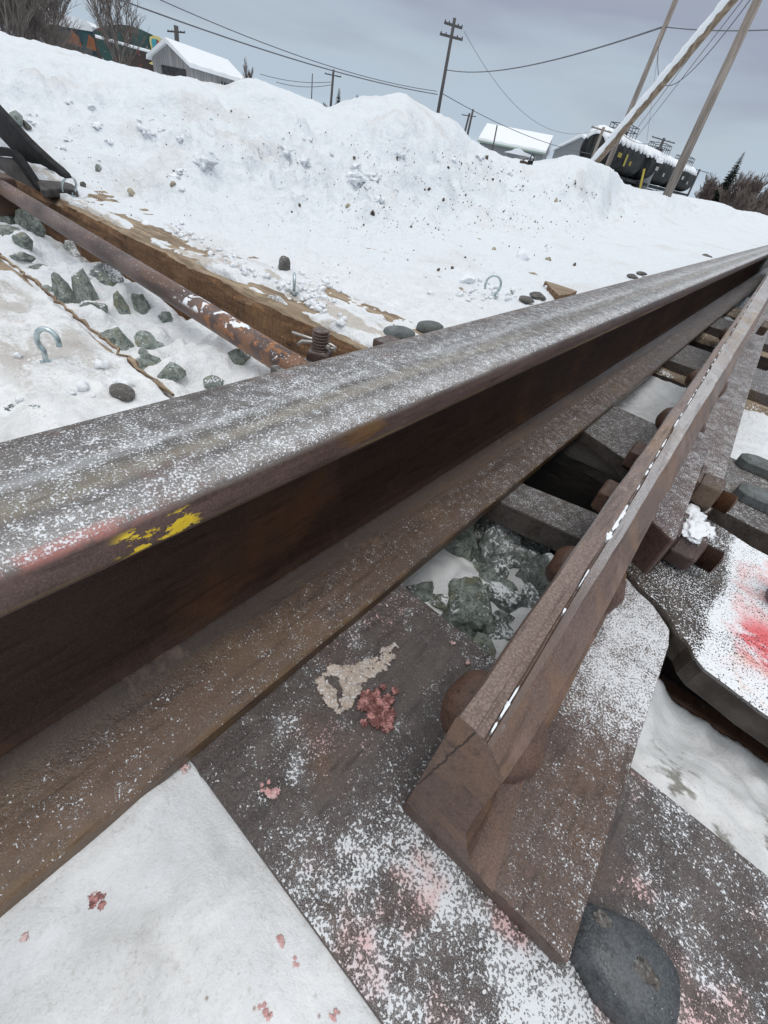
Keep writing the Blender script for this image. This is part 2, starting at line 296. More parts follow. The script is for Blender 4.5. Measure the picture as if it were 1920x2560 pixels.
def snow_mat():
    n = NT('snow', .75, .35)
    d1 = n.noise(2.2, 6, rough=.6, dist=.6); d2 = n.noise(11, 5, rough=.6); d3 = n.noise(70, 4, rough=.6)
    col = n.mix(n.mr(d1, .53, .70, 0, .30), (.735, .775, .81), (.52, .47, .41))
    col = n.mix(n.mr(d2, .60, .76, 0, .22), col, (.56, .54, .50))
    # dirtier, trampled snow close to the rail
    dx = n.math('POWER', n.add(n.x, -.2), 2); near = n.mr(n.math('SQRT', n.add(dx, n.mul(n.y, n.y))), .5, 1.9, 1, 0)
    col = n.mix(n.mul(near, n.mr(d2, .42, .70, .06, .38)), col, (.58, .57, .55))
    fine = n.mul(n.mr(n.noise(420, 4, rough=.7), .50, .66), n.mul(near, n.mr(n.noise(22, 4), .40, .62, .12, .60))); col = n.mix(fine, col, (.38, .35, .32))
    col = n.mix(n.mul(near, .55), col, n.mix(.0, (.79, .79, .775), col)) if False else n.mix(n.mul(near, .30), col, (.80, .79, .77))
    ic = n.noise(24, 5, n.map((1, 1, 1), loc=(9, 3, 0)), rough=.6, dist=.7); col = n.mix(n.mul(near, n.mr(ic, .44, .62, 0, .55)), col, (.90, .91, .91)); col = n.mix(n.mul(near, n.mr(ic, .46, .34, 0, .40)), col, (.55, .56, .55))
    bs_ = n.mul(n.mul(n.mr(n.voro(130), .0, .16, 1, 0), n.mr(n.noise(30, 3, n.map(loc=(2, 2, 2))), .52, .62)), near); col = n.mix(n.mul(bs_, .8), col, (.22, .11, .08))
    # a little red and pink stain
    pk = n.mul(n.mr(n.noise(14, 3, n.map(loc=(7, 2, 0))), .66, .72), n.mul(near, .35)); col = n.mix(pk, col, (.80, .42, .40))
    # dark grit
    gr = n.mul(n.mr(n.voro(95), .0, .13, 1, 0), n.mr(n.noise(9, 3), .57, .63)); col = n.mix(n.mul(gr, .75), col, (.10, .085, .07))
    tn2 = n.mul(n.mul(n.box(n.y, .11, .245, .02), n.mr(n.x, -.33, -.45)), n.mr(n.add(n.noise(13, 5, n.map((.5, 1, 1), loc=(5, 5, 0)), rough=.65), n.mul(n.add(n.noise(200, 3), -.5), .25)), .47, .60)); col = n.mix(n.mul(tn2, .6), col, (.36, .32, .27))
    # deep pit floors painted near black, their shade put into the colour
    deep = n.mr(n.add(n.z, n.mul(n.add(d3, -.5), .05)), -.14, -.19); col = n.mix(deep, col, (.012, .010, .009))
    dp = n.mul(n.mul(n.mr(n.x, .27, .29), n.box(n.y, .21, .34, .01)), n.mr(n.noise(34, 5, n.map((.6, 1, 1)), rough=.65), .56, .64)); col = n.mix(n.mul(dp, .8), col, (.13, .12, .085))
    tan = n.mul(n.box(n.y, .60, .80, .04), n.mul(n.mr(n.noise(16, 5, n.map((.35, 1, 1))), .53, .60), n.mul(n.mr(n.x, -.10, -.3), n.mr(n.x, -2.6, -2.0)))); col = n.mix(n.mul(tan, .55), col, (.36, .28, .19))
    dist_ = n.math('SQRT', n.add(dx, n.mul(n.y, n.y)))
    h = n.add(n.mul(n.mr(dist_, .2, 1.0, .15, 1.3), n.add(n.mul(d2, 1.8), n.mul(n.noise(34, 5, rough=.6), .8))), n.add(n.mul(n.mul(d3, n.mr(dist_, .2, .8, .35, 1)), .30), n.add(n.mul(n.noise(900, 3, rough=.75), .045), n.mul(n.noise(75, 4, dist=.5), .10))))
    return n.done(col, h, .6, .02)
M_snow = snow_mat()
def snowcap_mat():
    n = NT('fresh_snow', .8, .3); a = n.noise(3, 4); b = n.noise(60, 4); return n.done(n.mix(a, (.84, .87, .90), (.80, .83, .86)), n.add(a, n.mul(b, .3)), .4, .01)
M_cap = snowcap_mat()
def rock_mat(name, c1, c2, c3, snow=.0):
    n = NT(name, .65); a = n.noise(70, 6, rough=.7, dist=.8); b = n.noise(28, 5); c = n.noise(420, 3)
    col = n.mix(n.mr(a, .36, .62), c1, c2); col = n.mix(n.mr(b, .55, .68), col, c3); col = n.mix(n.mr(c, .56, .66, 0, .6), col, (.30, .32, .30)); col = n.mix(n.mr(c, .44, .36, 0, .6), col, (.015, .018, .016))
    f = n.add(n.noise(330, 3), n.mul(n.add(n.noise(32, 5), -.5), .8)); mk = n.mul(n.mr(f, .66 - snow, .72 - snow), n.mr(n.nz, .3, .75))
    return n.done(n.mix(mk, col, SNOWC), n.add(a, n.mul(c, .5)), .8, .004)
M_rock = rock_mat('green_grey_stone', (.10, .125, .11), (.31, .355, .32), (.24, .24, .16), .01)
M_rocks = rock_mat('snowy_green_stone', (.11, .13, .12), (.30, .34, .32), (.23, .24, .17), .18)
M_pebble = rock_mat('brown_grey_stone', (.075, .066, .060), (.14, .13, .12), (.10, .085, .07), -.03)
M_dirt = simple('frozen_dirt', (.045, .035, .028), (.14, .11, .08), 90, .9)
M_tan = simple('tan_stone', (.30, .26, .18), (.42, .38, .29), 90, .8)
M_pinksnow = simple('pink_stained_snow', (.68, .38, .37), (.82, .64, .62), 140, .6, .8, .004)
M_redrock = simple('red_stained_ice', (.22, .09, .08), (.66, .34, .32), 150, .5, .9, .004, lo=.4, hi=.62)
M_beige = steel('beige_ice', (.34, .26, .20), (.52, .43, .36), (.60, .44, .39), cov=.06, patch=.2, streak=(1, 1, 1), rough=.4)
M_rubber = simple('black_rubber', (.008, .008, .009), (.02, .02, .021), 30, .7, .3, .003); M_rubber.node_tree.nodes['Principled BSDF'].inputs['Specular IOR Level'].default_value = .2
M_belt = simple('worn_black_belt', (.022, .019, .017), (.075, .066, .06), 60, .6, .5, .003, str_=(.2, 1, .4))

# ---------------------------------------------------------------- terrain height
rng = np.random.RandomState(7)
_G = rng.rand(256, 256)
def vnoise(x, y):
    xi = np.floor(x).astype(int); yi = np.floor(y).astype(int); fx = x - xi; fy = y - yi
    fx = fx * fx * fx * (fx * (fx * 6 - 15) + 10); fy = fy * fy * fy * (fy * (fy * 6 - 15) + 10)
    a = _G[xi & 255, yi & 255]; b = _G[(xi + 1) & 255, yi & 255]; c = _G[xi & 255, (yi + 1) & 255]; d = _G[(xi + 1) & 255, (yi + 1) & 255]
    return (a + (b - a) * fx) * (1 - fy) + (c + (d - c) * fx) * fy - .5
def fbm(x, y, o=5, g=.5):
    s = 0; a = 1
    for i in range(o): s = s + a * vnoise(x * 2 ** i + 17.3 * i, y * 2 ** i - 9.1 * i); a *= g
    return s
def sst(a, b, v): t = np.clip((v - a) / (b - a), 0, 1); return t * t * (3 - 2 * t)
AZ = np.array([-180, -110, -90, -72.5, -67, -62, -58.8, -56.5, -53.3, -50, -46.7, -44, -41.5, -39.4, -37.5, -36, -33, -31.7, -28, -25, -20.8, -18.6, -17.3, -12.7, -8.6, -4.5, 0, 20, 90, 180.])
EL = np.array([1.0, 1.0, 1.0, 1.11, 1.14, 1.2, 1.2, 2.2, 2.7, 2.3, 1.75, 3.2, 3.9, 4.05, 3.6, 2.84, 2.0, 1.87, 1.3, 1.5, 2.0, 1.5, .85, .46, .5, .2, .1, .1, .1, 1.0])
SKY = [(0, 72), (127, 102), (193, 120), (301, 150), (417, 175), (471, 189), (560, 209), (579, 200), (613, 185), (642, 185), (665, 197), (723, 217), (781, 243), (819, 260), (868, 243), (903, 231), (960, 226), (995, 219), (1024, 227), (1047, 246), (1076, 266), (1105, 278), (1145, 298), (1180, 341), (1220, 365), (1284, 391), (1336, 399), (1388, 393), (1434, 382), (1469, 388), (1539, 417), (1559, 455), (1597, 469), (1672, 480), (1730, 492), (1782, 500), (1816, 509), (1845, 524), (1892, 529), (1920, 538)]
_a, _e = [], []
for _p in SKY:
    _d = RT * (_p[0] - 960) + UP * (1280 - _p[1]) + FW * FPX; _a.append(math.degrees(math.atan2(_d.x, _d.y))); _e.append(math.degrees(math.atan2(_d.z, math.hypot(_d.x, _d.y))))
DD = np.array([4.2, 4.2, 4.2, 4.1, 4.0, 3.8, 3.7, 3.8, 3.9, 4, 4.1, 4.2, 4.3, 4.4, 4.6, 4.8, 5.4, 5.8, 6.3, 6.7, 7.0, 8.5, 11, 15, 20, 26, 30, 30, 30, 3.2])
R0 = np.array([2.2, 2.2, 2.2, 2.15, 2.0, 1.75, 1.6, 1.55, 1.55, 1.6, 1.65, 1.7, 1.8, 1.9, 2.0, 2.1, 2.3, 2.4, 2.8, 3.1, 3.7, 4.1, 4.6, 7, 12, 18, 22, 22, 22, 1.5])
def H(x, y):
    x = np.asarray(x, float); y = np.asarray(y, float)
    cx = x - CAMP.x; cy = y; r = np.hypot(cx, cy); az = np.degrees(np.arctan2(cx, cy))
    azw = az + .35 * fbm(x * 2.2, y * 2.2, 3)
    el = np.interp(azw, [-180, -110] + _a + [0, 30, 180], [1.6, 1.6] + _e + [.1, .1, 1.6]); D = np.interp(az, AZ, DD); r0 = np.interp(az, AZ, R0)
    crest = .285 + D * np.tan(np.radians(el)); left = sst(-.25, -.6, x) if True else 0
    t = np.clip((r - r0) / (D - r0), 0, 1); prof = t ** 1.15; prof = prof * (1 - .06 * np.sin(prof * 7))
    back = sst(0, 1, (r - D) / (1.2 * D)) 
    bank = -.01 + (crest + .01) * prof - (crest + .13) * back
    bank = np.where(x > .2, -.04, bank)
    sc = np.clip(r / 3, .4, 4)
    amp = sst(r0 * .95, r0 * 1.5, r) * (1 - back)
    lump = (fbm(x / .9, y / .9, 5, .55) * .14 + np.abs(fbm(x * 2.6 + 3, y * 2.6, 4, .55)) * -.13 + fbm(x * 9, y * 9, 4, .55) * .045) * amp * np.where(x > 0, .2, 1) * (1 - .95 * sst(.55, 1, t))
    lump = lump - np.abs(fbm(x * 6.5, y * 6.5 + 4, 4, .55)) * .07 * amp * (1 - .9 * sst(.6, 1, t)) * (.4 + sst(-.2, .3, fbm(x * 1.1, y * 1.1 + 7, 2)))
    far = fbm(x / 4, y / 4, 3) * .12 * back * 0 + fbm(x * 12, y * 12, 3) * .012 * sst(.9, 1.0, t) * (1 - back)
    nr_ = np.clip(r / .5, .35, 1); small = fbm(x * 7, y * 7, 5, .5) * .020 + nr_ * (fbm(x * 38, y * 38, 4, .6) * .0055 + fbm(x * 90, y * 90, 2) * .002)
    small = small * (1 - .5 * sst(2, 5, r))
    # concave scoop in the bank
    h = np.where(r > 1.2, bank, -.012) + lump + far
    # near field
    hn = np.full_like(x, -.010)
    e1 = .2585 + .0385 * np.clip(-x - .39, -1, 3) + .003 * fbm(x * 14, y * 3, 3)         # far edge of first tie
    e2 = .640 + .012 * fbm(x * 11, 0 * x, 3)
    cribL = sst(e1 - .004, e1 + .012, y) * (1 - sst(e2, e2 + .008, y))
    ridge = np.exp(-((y - e1 + .003) / .0055) ** 2)
    crib = -.075 + .05 * np.clip(fbm(x * 9 + 5, y * 9, 4, .55) + .1, -.3, .6) + .022 * sst(.33, .27, y) - .085 * sst(.47, .60, y)
    left_h = (-.013) * (1 - cribL) + crib * cribL - .024 * ridge
    wood = np.exp(-(((x + .62) / .16) ** 2 + ((y - .69) / .025) ** 2)) + np.exp(-(((x + 1.35) / .3) ** 2 + ((y - .72) / .03) ** 2)) * .9 + np.exp(-(((y - e2 - .006) / .014) ** 2)) * (.05 + .9 * sst(-.1, .35, fbm(x * 5, x * 0 + 3, 3))) * sst(-.1, -.2, x)
    left_h = left_h - .022 * np.clip(wood, 0, 1)
    t1 = sst(.219, .232, y); t2 = 1 - sst(.638, .648, y)
    cribr = -.074 + .030 * fbm(x * 12, y * 12, 4)
    cribr = np.where(x > .24, -.036 + .02 * fbm(x * 16, y * 16, 4), cribr)
    pit = sst(.335, .37, y + np.where(x < .19, -.085, 0)) * sst(-.02, .02, x)
    cribr = cribr * (1 - pit) - .26 * pit
    crR = t1 * t2
    right_h = -.006 * (1 - crR) + cribr * crR
    ye_ = .0335 + .006 * fbm(x * 55, y * 3, 4, .6); under = sst(ye_, ye_ + .006, y) * (1 - crR); right_h = right_h - .035 * under
    right_h = np.where(y < ye_, .0028 + fbm(x * 9, y * 9, 4) * .009 - .003 + .003 * sst(.10, .07, x) - .006 * sst(.0, .03, y), right_h)
    yy = y - .86; ph = np.mod(yy, .56)            # later ties, 0..0.33 crib, .33... tie
    cf = sst(0, .03, ph) * (1 - sst(.31, .34, ph))
    pd = np.where((y > 1.4) & (np.mod(np.floor(yy / .56), 2) == 1), -.22, -.05)
    rt = -.030 * (1 - cf) + pd * cf + .012 * fbm(x * 15, y * 15, 3)
    right_h = np.where(y > .86, rt, right_h)
    nearw = 1 - sst(1.15, 1.6, r); nearw = np.where(y < 1.0, np.maximum(nearw, (1 - sst(2.15, 2.7, r)) * sst(1.0, .86, y)), nearw)
    lw = sst(-.02, .02, -x)
    hn = left_h * lw + right_h * (1 - lw)
    nearw = np.where(x > -.05, 1 - sst(4, 6, r), nearw)
    h = hn * nearw + h * (1 - nearw)
    h = np.where((x > -.05) & (x < .063) & (y < 30), np.minimum(h, -.03), h)
    sm_w = np.where((x > -.02), .35, 1.) * np.where((y < .03) & (x > 0), .5, 1)
    return h + small * sm_w
def Hs(x, y): return float(H(np.array([x]), np.array([y]))[0])
def hit(px, py, r1=.3, r2=30):           # where the pixel's ray meets the snow
    d = ray(px, py); k = 1 / math.hypot(d.x, d.y); rs = np.exp(np.linspace(math.log(r1), math.log(r2), 3000))
    X = CAMP.x + d.x * k * rs; Y = d.y * k * rs; Z = CAMP.z + d.z * k * rs; b = np.nonzero(Z < H(X, Y))[0]
    i = b[0] if len(b) else len(rs) - 1
    return Vector((X[i], Y[i], Z[i])), rs[i]
def terrain():
    rr = [.00002]
    while rr[-1] < 1500:
        r = rr[-1]; rr.append(r * (1.6 if r < .002 else 1.02 if r < .3 else 1.0085 if r < 7.5 else 1.02 if r < 40 else 1.12))
    az = []
    a = -180.
    while a < 180: az.append(a); a += .22 if -84 < a < 0 else .5
    rr = np.array(rr); az = np.radians(np.array(az)); n, k = len(rr), len(az)
    Rr, A = np.meshgrid(rr, az, indexing='ij'); X = CAMP.x + Rr * np.sin(A); Y = Rr * np.cos(A); Z = H(X.ravel(), Y.ravel()).reshape(X.shape)
    co = np.stack([X, Y, Z], -1).reshape(-1, 3)
    I, J = np.meshgrid(np.arange(n - 1), np.arange(k), indexing='ij'); J2 = (J + 1) % k
    q = np.stack([I * k + J, (I + 1) * k + J, (I + 1) * k + J2, I * k + J2], -1).reshape(-1, 4)[:, ::-1]
    me = bpy.data.meshes.new('snow_ground'); me.vertices.add(len(co)); me.vertices.foreach_set('co', co.ravel())
    me.loops.add(q.size); me.loops.foreach_set('vertex_index', q.ravel().astype(np.int32)); me.polygons.add(len(q))
    me.polygons.foreach_set('loop_start', np.arange(0, q.size, 4, dtype=np.int32)); me.polygons.foreach_set('use_smooth', np.ones(len(q), bool))
    me.update(calc_edges=True); me.validate(); me.materials.append(M_snow)
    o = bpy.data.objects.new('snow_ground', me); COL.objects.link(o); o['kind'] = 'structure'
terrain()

# ---------------------------------------------------------------- ties
def tie(x0, x1, y0, y1, zt, zb, label, mat=M_tie, seed=0, far=None):
    nx = max(6, int((x1 - x0) / .02)); vs = []; fs = []
    random.seed(seed)
    ring = [(y0, zb), (y0, zb * .5 + zt * .5), (y0, zt - .022), (y0 + .004, zt - .005), (y0 + .016, zt), ((y0 + y1) / 2, zt), (y1 - .006, zt), (y1, zt - .008), (y1, zb)]
    k = len(ring)
    for i in range(nx + 1):
        x = x0 + (x1 - x0) * i / nx
        for j, (yy, zz) in enumerate(ring):
            w = mnoise.noise(Vector((x * 9, j * .9, seed))) * .006 + mnoise.noise(Vector((x * 42, j * 1.7, seed + 5))) * .0035
            chip = max(0, mnoise.noise(Vector((x * 5.5, seed * 3.1, 2)))) * .030 if j in (3, 4) else 0
            if far and j >= 6: yy = far(x) - (y1 - yy)
            vs.append((x, yy + (w + chip * .9 if j != 5 else 0), zz + w * .6 - chip * (.5 if j == 3 else .1)))
    for i in range(nx):
        for j in range(k): a = i * k + j; b = i * k + (j + 1) % k; fs.append((a, b, b + k, a + k))
    fs += [tuple(range(k)), tuple(nx * k + j for j in range(k))[::-1]]
    mb = MB().add(vs, fs); o = obj('railroad_tie', mb, mat, label=label, cat='railroad tie', group='wooden ties under the rails'); return o
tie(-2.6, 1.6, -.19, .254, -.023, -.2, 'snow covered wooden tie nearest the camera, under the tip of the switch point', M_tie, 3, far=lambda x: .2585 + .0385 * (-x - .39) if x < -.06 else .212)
t0 = bpy.data.objects['railroad_tie']; pts = []; rnd = random.Random(2)
for i in range(90):
    x = -1.6 + i * .0140; pts.append((x, .2585 + .0385 * (-x - .39) - .002 + rnd.gauss(0, .0022), -.0165 + rnd.gauss(0, .0012)))
obj('splintered_edge', MB().tube(pts, [.0016 + .0016 * abs(rnd.gauss(0, 1)) for _ in pts], 5, sm=False), M_tiedark if False else wood_mat('splinter_wood', (.10, .055, .03), (.30, .20, .12), (.20, .12, .07)), t0)
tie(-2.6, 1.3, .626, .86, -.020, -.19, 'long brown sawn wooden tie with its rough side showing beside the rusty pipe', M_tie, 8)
for k in range(3):
    y0 = .86 + .33 + .56 * k
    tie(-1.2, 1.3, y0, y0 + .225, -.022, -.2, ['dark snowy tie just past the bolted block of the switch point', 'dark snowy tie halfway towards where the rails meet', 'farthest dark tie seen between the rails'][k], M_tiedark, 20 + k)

# ---------------------------------------------------------------- stock rail
def sweep(prof, ys, xoff=lambda y: 0):
    n = len(prof); vs = []; fs = []
    for y in ys: vs += [(px + xoff(y), y, pz) for px, pz in prof]
    for i in range(len(ys) - 1): fs += [(i * n + j, i * n + (j + 1) % n, (i + 1) * n + (j + 1) % n, (i + 1) * n + j) for j in range(n)]
    fs += [tuple(range(n)), tuple((len(ys) - 1) * n + j for j in range(n))[::-1]]
    return MB().add(vs, fs)
YS = [-1.2, -.3, .2, .6, 1.2, 2, 4, 8, 16, 32, 60]
rail = thing('stock_rail', (0, 0, 0), 'wide rusty rail with frost dusted head and yellow paint flecks crossing the whole photo', 'rail')
headp = [(.0415, .1555), (.0408, .1580), (.0385, .1592), (.030, .1600), (.01, .1604), (-.012, .1600), (-.034, .1590), (-.0405, .1575), (-.0425, .1545), (-.0425, .1400), (-.012, .128), (-.009, .120), (.009, .120), (.012, .128), (.0400, .1385), (.0425, .1425), (.0423, .1500)]
hd = obj('rail_head', sweep(headp, YS), M_head, rail, bevel=.0012)
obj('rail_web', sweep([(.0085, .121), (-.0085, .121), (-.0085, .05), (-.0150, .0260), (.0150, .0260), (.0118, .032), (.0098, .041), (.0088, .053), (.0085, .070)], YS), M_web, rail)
footp = [(.0695, 0), (.0695, .0095), (.068, .0108), (.050, .0132), (.038, .0158), (.029, .0182), (.023, .0205), (.018, .0235), (.0150, .0262), (-.0150, .0262), (-.026, .0205), (-.0695, .010), (-.0695, 0)]
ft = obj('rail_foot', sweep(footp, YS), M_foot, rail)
for p in ft.data.polygons: p.use_smooth = len(p.vertices) == 4 and p.center.x > .006 and p.center.z > .0115 and p.center.x < .067 and p.center.z < .0635

# ---------------------------------------------------------------- slide plates
def plate(name, pts, z0, z1, mat, label, cat, group=None, bev=.0015):
    return obj(name, MB().prism(pts, z0, z1), mat, label=label, cat=cat, group=group, bevel=bev)
G1 = 'steel plates carrying the rails'
plate('slide_plate', [(-.075, .030), (.60, .026), (.60, .212), (.18, .2225), (-.075, .228)], -.024, -.0005, M_plate, 'wide dark steel plate with pink stained frost under the switch point tip', 'steel plate', G1)
plate('slide_plate', [(-.09, .70), (-.09, .675), (.064, .672), (.15, .640), (.30, .625), (.60, .618), (.60, .80), (.15, .815), (-.09, .83)], -.030, -.0005, M_plate2, 'frosted steel plate beyond the black gap, with grey spike heads on its right end', 'steel plate', G1)
for k, lb in enumerate(['grey steel plate just past the dirty snow between the rails', 'small far steel plate near where the rails meet']):
    y0 = 1.235 + .56 * k
    plate('slide_plate', [(-.2, y0), (.40, y0), (.40, y0 + .215), (-.2, y0 + .215)], -.028, -.0005, M_plate2, lb, 'steel plate', G1)

# ---------------------------------------------------------------- switch point
pt = thing('switch_point', (.19, .094, 0), 'narrow rusty switch point rail with a blunt planed tip and round bolt heads', 'rail')
def xl(y): return .1783 - .0306 * y
def lerp(y, tab): return float(np.interp(y, [a for a, b in tab], [b for a, b in tab]))
def pprof(y):
    zt = lerp(y, [(.09, .1195), (.6, .124), (1.5, .136), (3, .150)]); w1 = lerp(y, [(.09, .0130), (.3, .0115), (.45, .0098), (.8, .008), (1.5, .004), (3, .0015)])
    ws = min(.0085, w1 * .72); st = lerp(y, [(.09, .0007), (.2, .0005), (.3, 0)]); hd_ = lerp(y, [(.09, -.0004), (.3, .0005), (.8, .002), (2, .003)])
    w25 = lerp(y, [(.09, .0165), (.2, .0185), (.45, .021), (.9, .027), (1.5, .034)]); z25 = lerp(y, [(.09, .1168), (.3, .1165), (.6, .121), (1.5, .137), (3, .152)])
    w3 = lerp(y, [(.09, .0265), (.13, .0295), (.2, .032), (.6, .035), (1.5, .040)]); z3 = lerp(y, [(.09, .1055), (.3, .098), (.7, .103), (1.5, .128), (3, .142)])
    q_ = lerp(y, [(.09, 1), (.11, .75), (.14, .3), (.17, 0)])
    top = [(0, .016), (0, zt - .0022), (.0012, zt), (ws, zt), (ws + .0004, zt - st), (w1 - .0004, zt - st * .6), (w1 + .0004, zt - .003), (w1 + .0011, zt - .003), (w1 + .0017, zt - .0008 + hd_), (w25, z25), (w3, z3), (w3 + .0008, z3 - .025), (w3 - .004 + .006 * q_, .060), (w3 - .008 + .012 * q_, .045), (w3 - .006 + .014 * q_, .032), (w3 + .002 + .011 * q_, .0225), (w3 + .011 + .010 * q_, .0178), (w3 + .013 + .016 * q_, .0155)]
    return top
def sweep2(pf, ys, idx, close=None):
    vs = []; fs = []; n = len(idx)
    for y in ys:
        P = pf(y); vs += [(P[i][0] + xl(y), y, P[i][1]) for i in idx]
    for i in range(len(ys) - 1):
        for j in range(n if close is None else n - 1): fs.append((i * n + j, i * n + (j + 1) % n, (i + 1) * n + (j + 1) % n, (i + 1) * n + j))
    return vs, fs
PY = [.094, .098, .12, .16, .2, .25, .3, .38, .46, .6, .8, 1.0, 1.3, 1.6, 2, 2.5, 3, 4]
PY = sorted(set(PY + [.094 + .02 * i for i in range(1, 40)]))
N = len(pprof(.1))
# body: closed section; the blunt nose leans back a little towards the top
vs, fs = sweep2(pprof, PY, list(range(N)))
fs += [tuple(range(N)), tuple((len(PY) - 1) * N + j for j in range(N))[::-1]]
def nose(v):
    x, y, z = v
    if y < .095: y += .0012 * (z - .016) / .1 - .0; 
    w = .0006 * mnoise.noise(Vector((x * 160, y * 60, z * 160))) + .0008 * mnoise.noise(Vector((x * 60, y * 25, z * 60)))
    # planed strip is wavy along its groove
    if z > .112 and y > .1: x += .0006 * mnoise.noise(Vector((1, y * 55, 3)))
    return (x + w, y, z + w)
mbp = MB().add([nose(v) for v in vs], fs)
body = obj('point_rail_body', mbp, M_pside, pt, bevel=.0011)
# assign planed top and bright strip to own materials on the body faces
body.data.materials.append(M_point); body.data.materials.append(M_pbright)
L0 = rootloc(pt)
for p in body.data.polygons:
    c = p.center + L0
    if len(p.vertices) != 4: continue
    s = c.x - xl(c.y)
    w1_ = pprof(c.y)[6][0]
    if c.z > .110 and p.normal.z > .5 and s < w1_ + .0005: p.material_index = 1
    elif c.z > .112 and p.normal.z > .25 and s < pprof(c.y)[9][0] and c.y > .095: p.material_index = 2
# snow lying in the groove
random.seed(4); g = MB()
for (a, b, dens) in [(.100, .118, .8), (.125, .15, .45), (.17, .255, .5), (.255, .30, 1.0), (.31, .46, .75), (.47, .95, .85), (1.0, 1.6, .8)]:
    y = a
    while y < b:
        ln = random.uniform(.003, .011)
        if random.random() < dens * .5:
            P = pprof(y); x = xl(y) + P[6][0] + .0003; wd = random.uniform(.0003, .0009) * (2.4 if .255 <= y <= .30 else 1); z = P[6][1] + .0010
            pts = [(x - wd * random.uniform(.5, 1), y, z), (x + wd * .6, y - .001, z), (x + wd * .8, y + ln * .6, z + .0004), (x + wd * .1, y + ln, z), (x - wd, y + ln * .7, z + .0006)]
            pts = [(q[0] - .0306 * (q[1] - y), q[1], q[2] + .0016) for q in pts]; g.poly3(pts, (0, 0, -.004))
        y += ln * random.uniform(.35, 1.1)
obj('snow_in_groove', g, M_cap, pt, kind='stuff')
# foot
def xr(y): return .2705 - .0306 * (y - .096)
fo = [(xl(.0945) - .001, .0945), (.2705, .0965), (.2685, .15), (xr(.21), .21), (xr(.30), .30), (.2632, .328), (.2600, .346), (.2500, .356), (.239, .366), (.2208, .380), (.2200, .545), (.2500, .560), (xr(.60) + .003, .600), (xr(.83) + .002, .83), (xr(1.2), 1.2), (xr(1.6), 1.6), (xr(2.2), 2.2), (xr(4), 4), (xl(4), 4)]
nf = len(fo)
fo2 = []
for i, (a, b) in enumerate(fo):          # subdivided outline, slightly irregular
    c, d = fo[(i + 1) % nf]; L = math.hypot(c - a, d - b); k = max(1, int(L / .02)) if b < .7 and i < 13 else 1
    for j in range(k):
        t = j / k; x, y = a + (c - a) * t, b + (d - b) * t; fo2.append((x + .0006 * mnoise.noise(Vector((x * 90, y * 90, 1))), y))
obj('rail_foot', MB().prism(fo2, .0005, .0150), M_pfoot, pt, bevel=.0016)
# bolts and rivets through the point: (y, z, left style, right style)
def dome(mb, x, y, z, sgn, r=.018, h=.012, ry=1.15):
    prof = [(r, -.004), (r * 1.0, .001), (r * .96, h * .35), (r * .8, h * .68), (r * .52, h * .92), (r * .2, h), (.0003, h)]
    b = len(mb.v); mb.lathe(prof, (x, y, z), (sgn, 0, 0), 28)
    for i in range(b, len(mb.v)):
        v = Vector(mb.v[i]); v.y = y + (v.y - y) * ry; w = .0016 * mnoise.noise(v * 70) + .0006 * mnoise.noise(v * 260); v += Vector((w, w, w)); mb.v[i] = tuple(v)
def hexnut(mb, x, y, z, sgn, r=.019, h=.016, n=6, ph=0): mb.lathe([(r, 0), (r, h * .82), (r * .88, h)], (x, y, z), (sgn, 0, 0), n, False, ph)
for y, z, lst, rst in [(.140, .060, 'd', 'd'), (.300, .050, 'd', 'd'), (.430, .050, 's', None), (.547, .050, 's', None), (.705, .050, 'd', 'd'), (.93, .055, 'd', 'd'), (1.38, .06, 'd', None)]:
    mb = MB(); w3 = pprof(y)[10][0]
    if lst == 'd': dome(mb, xl(y), y, z, -1, .0178 if y < .2 else .017, .0135 if y < .2 else .013)
    else: hexnut(mb, xl(y), y, z, -1, .019, .014, 6, .3)
    obj('bolt_head', mb, M_bolt, pt, bevel=.0012 if lst == 's' else 0)
    if rst:
        mb = MB(); dome(mb, xl(y) + w3 - .001, y, z if y < .2 else z - .002, 1, .0180, .0135); obj('bolt_head', mb, M_bolt, pt)
# lug block bolted to the right side, with washers, nuts and threaded ends
lg = [(.198, .405), (.2245, .3885), (.2265, .395), (.2150, .655), (.2115, .665), (.193, .665)]
lug = obj('lug_block', MB().prism(lg, .0155, .0655), M_block, pt, bevel=.0022)
for y, x, z, rot in [(.432, .2245, .0415, .2), (.550, .2195, .0445, .5)]:
    w = MB(); w.box(x, x + .0045, y - .024, y + .024, z - .022, z + .019); o = obj('washer', w, M_nut, lug, bevel=.001)
    mb = MB(); hexnut(mb, x + .005, y, z, 1, .0215, .0225, 6, rot); nut = obj('nut', mb, M_nut, pt, bevel=.0018)
    mb = MB(); n_ = 8; prof = []
    for i in range(n_): prof += [(.0105, .001 + i * .002), (.0122, .002 + i * .002)]
    prof += [(.009, .018)]; mb.lathe(prof, (x + .026, y, z), (1, 0, 0), 20, False); obj('bolt_thread', mb, M_darkrod, nut)
mb = MB(); hexnut(mb, .187, 1.62, .06, 1, .02, .02); obj('nut', mb, M_nut, pt, bevel=.0015)
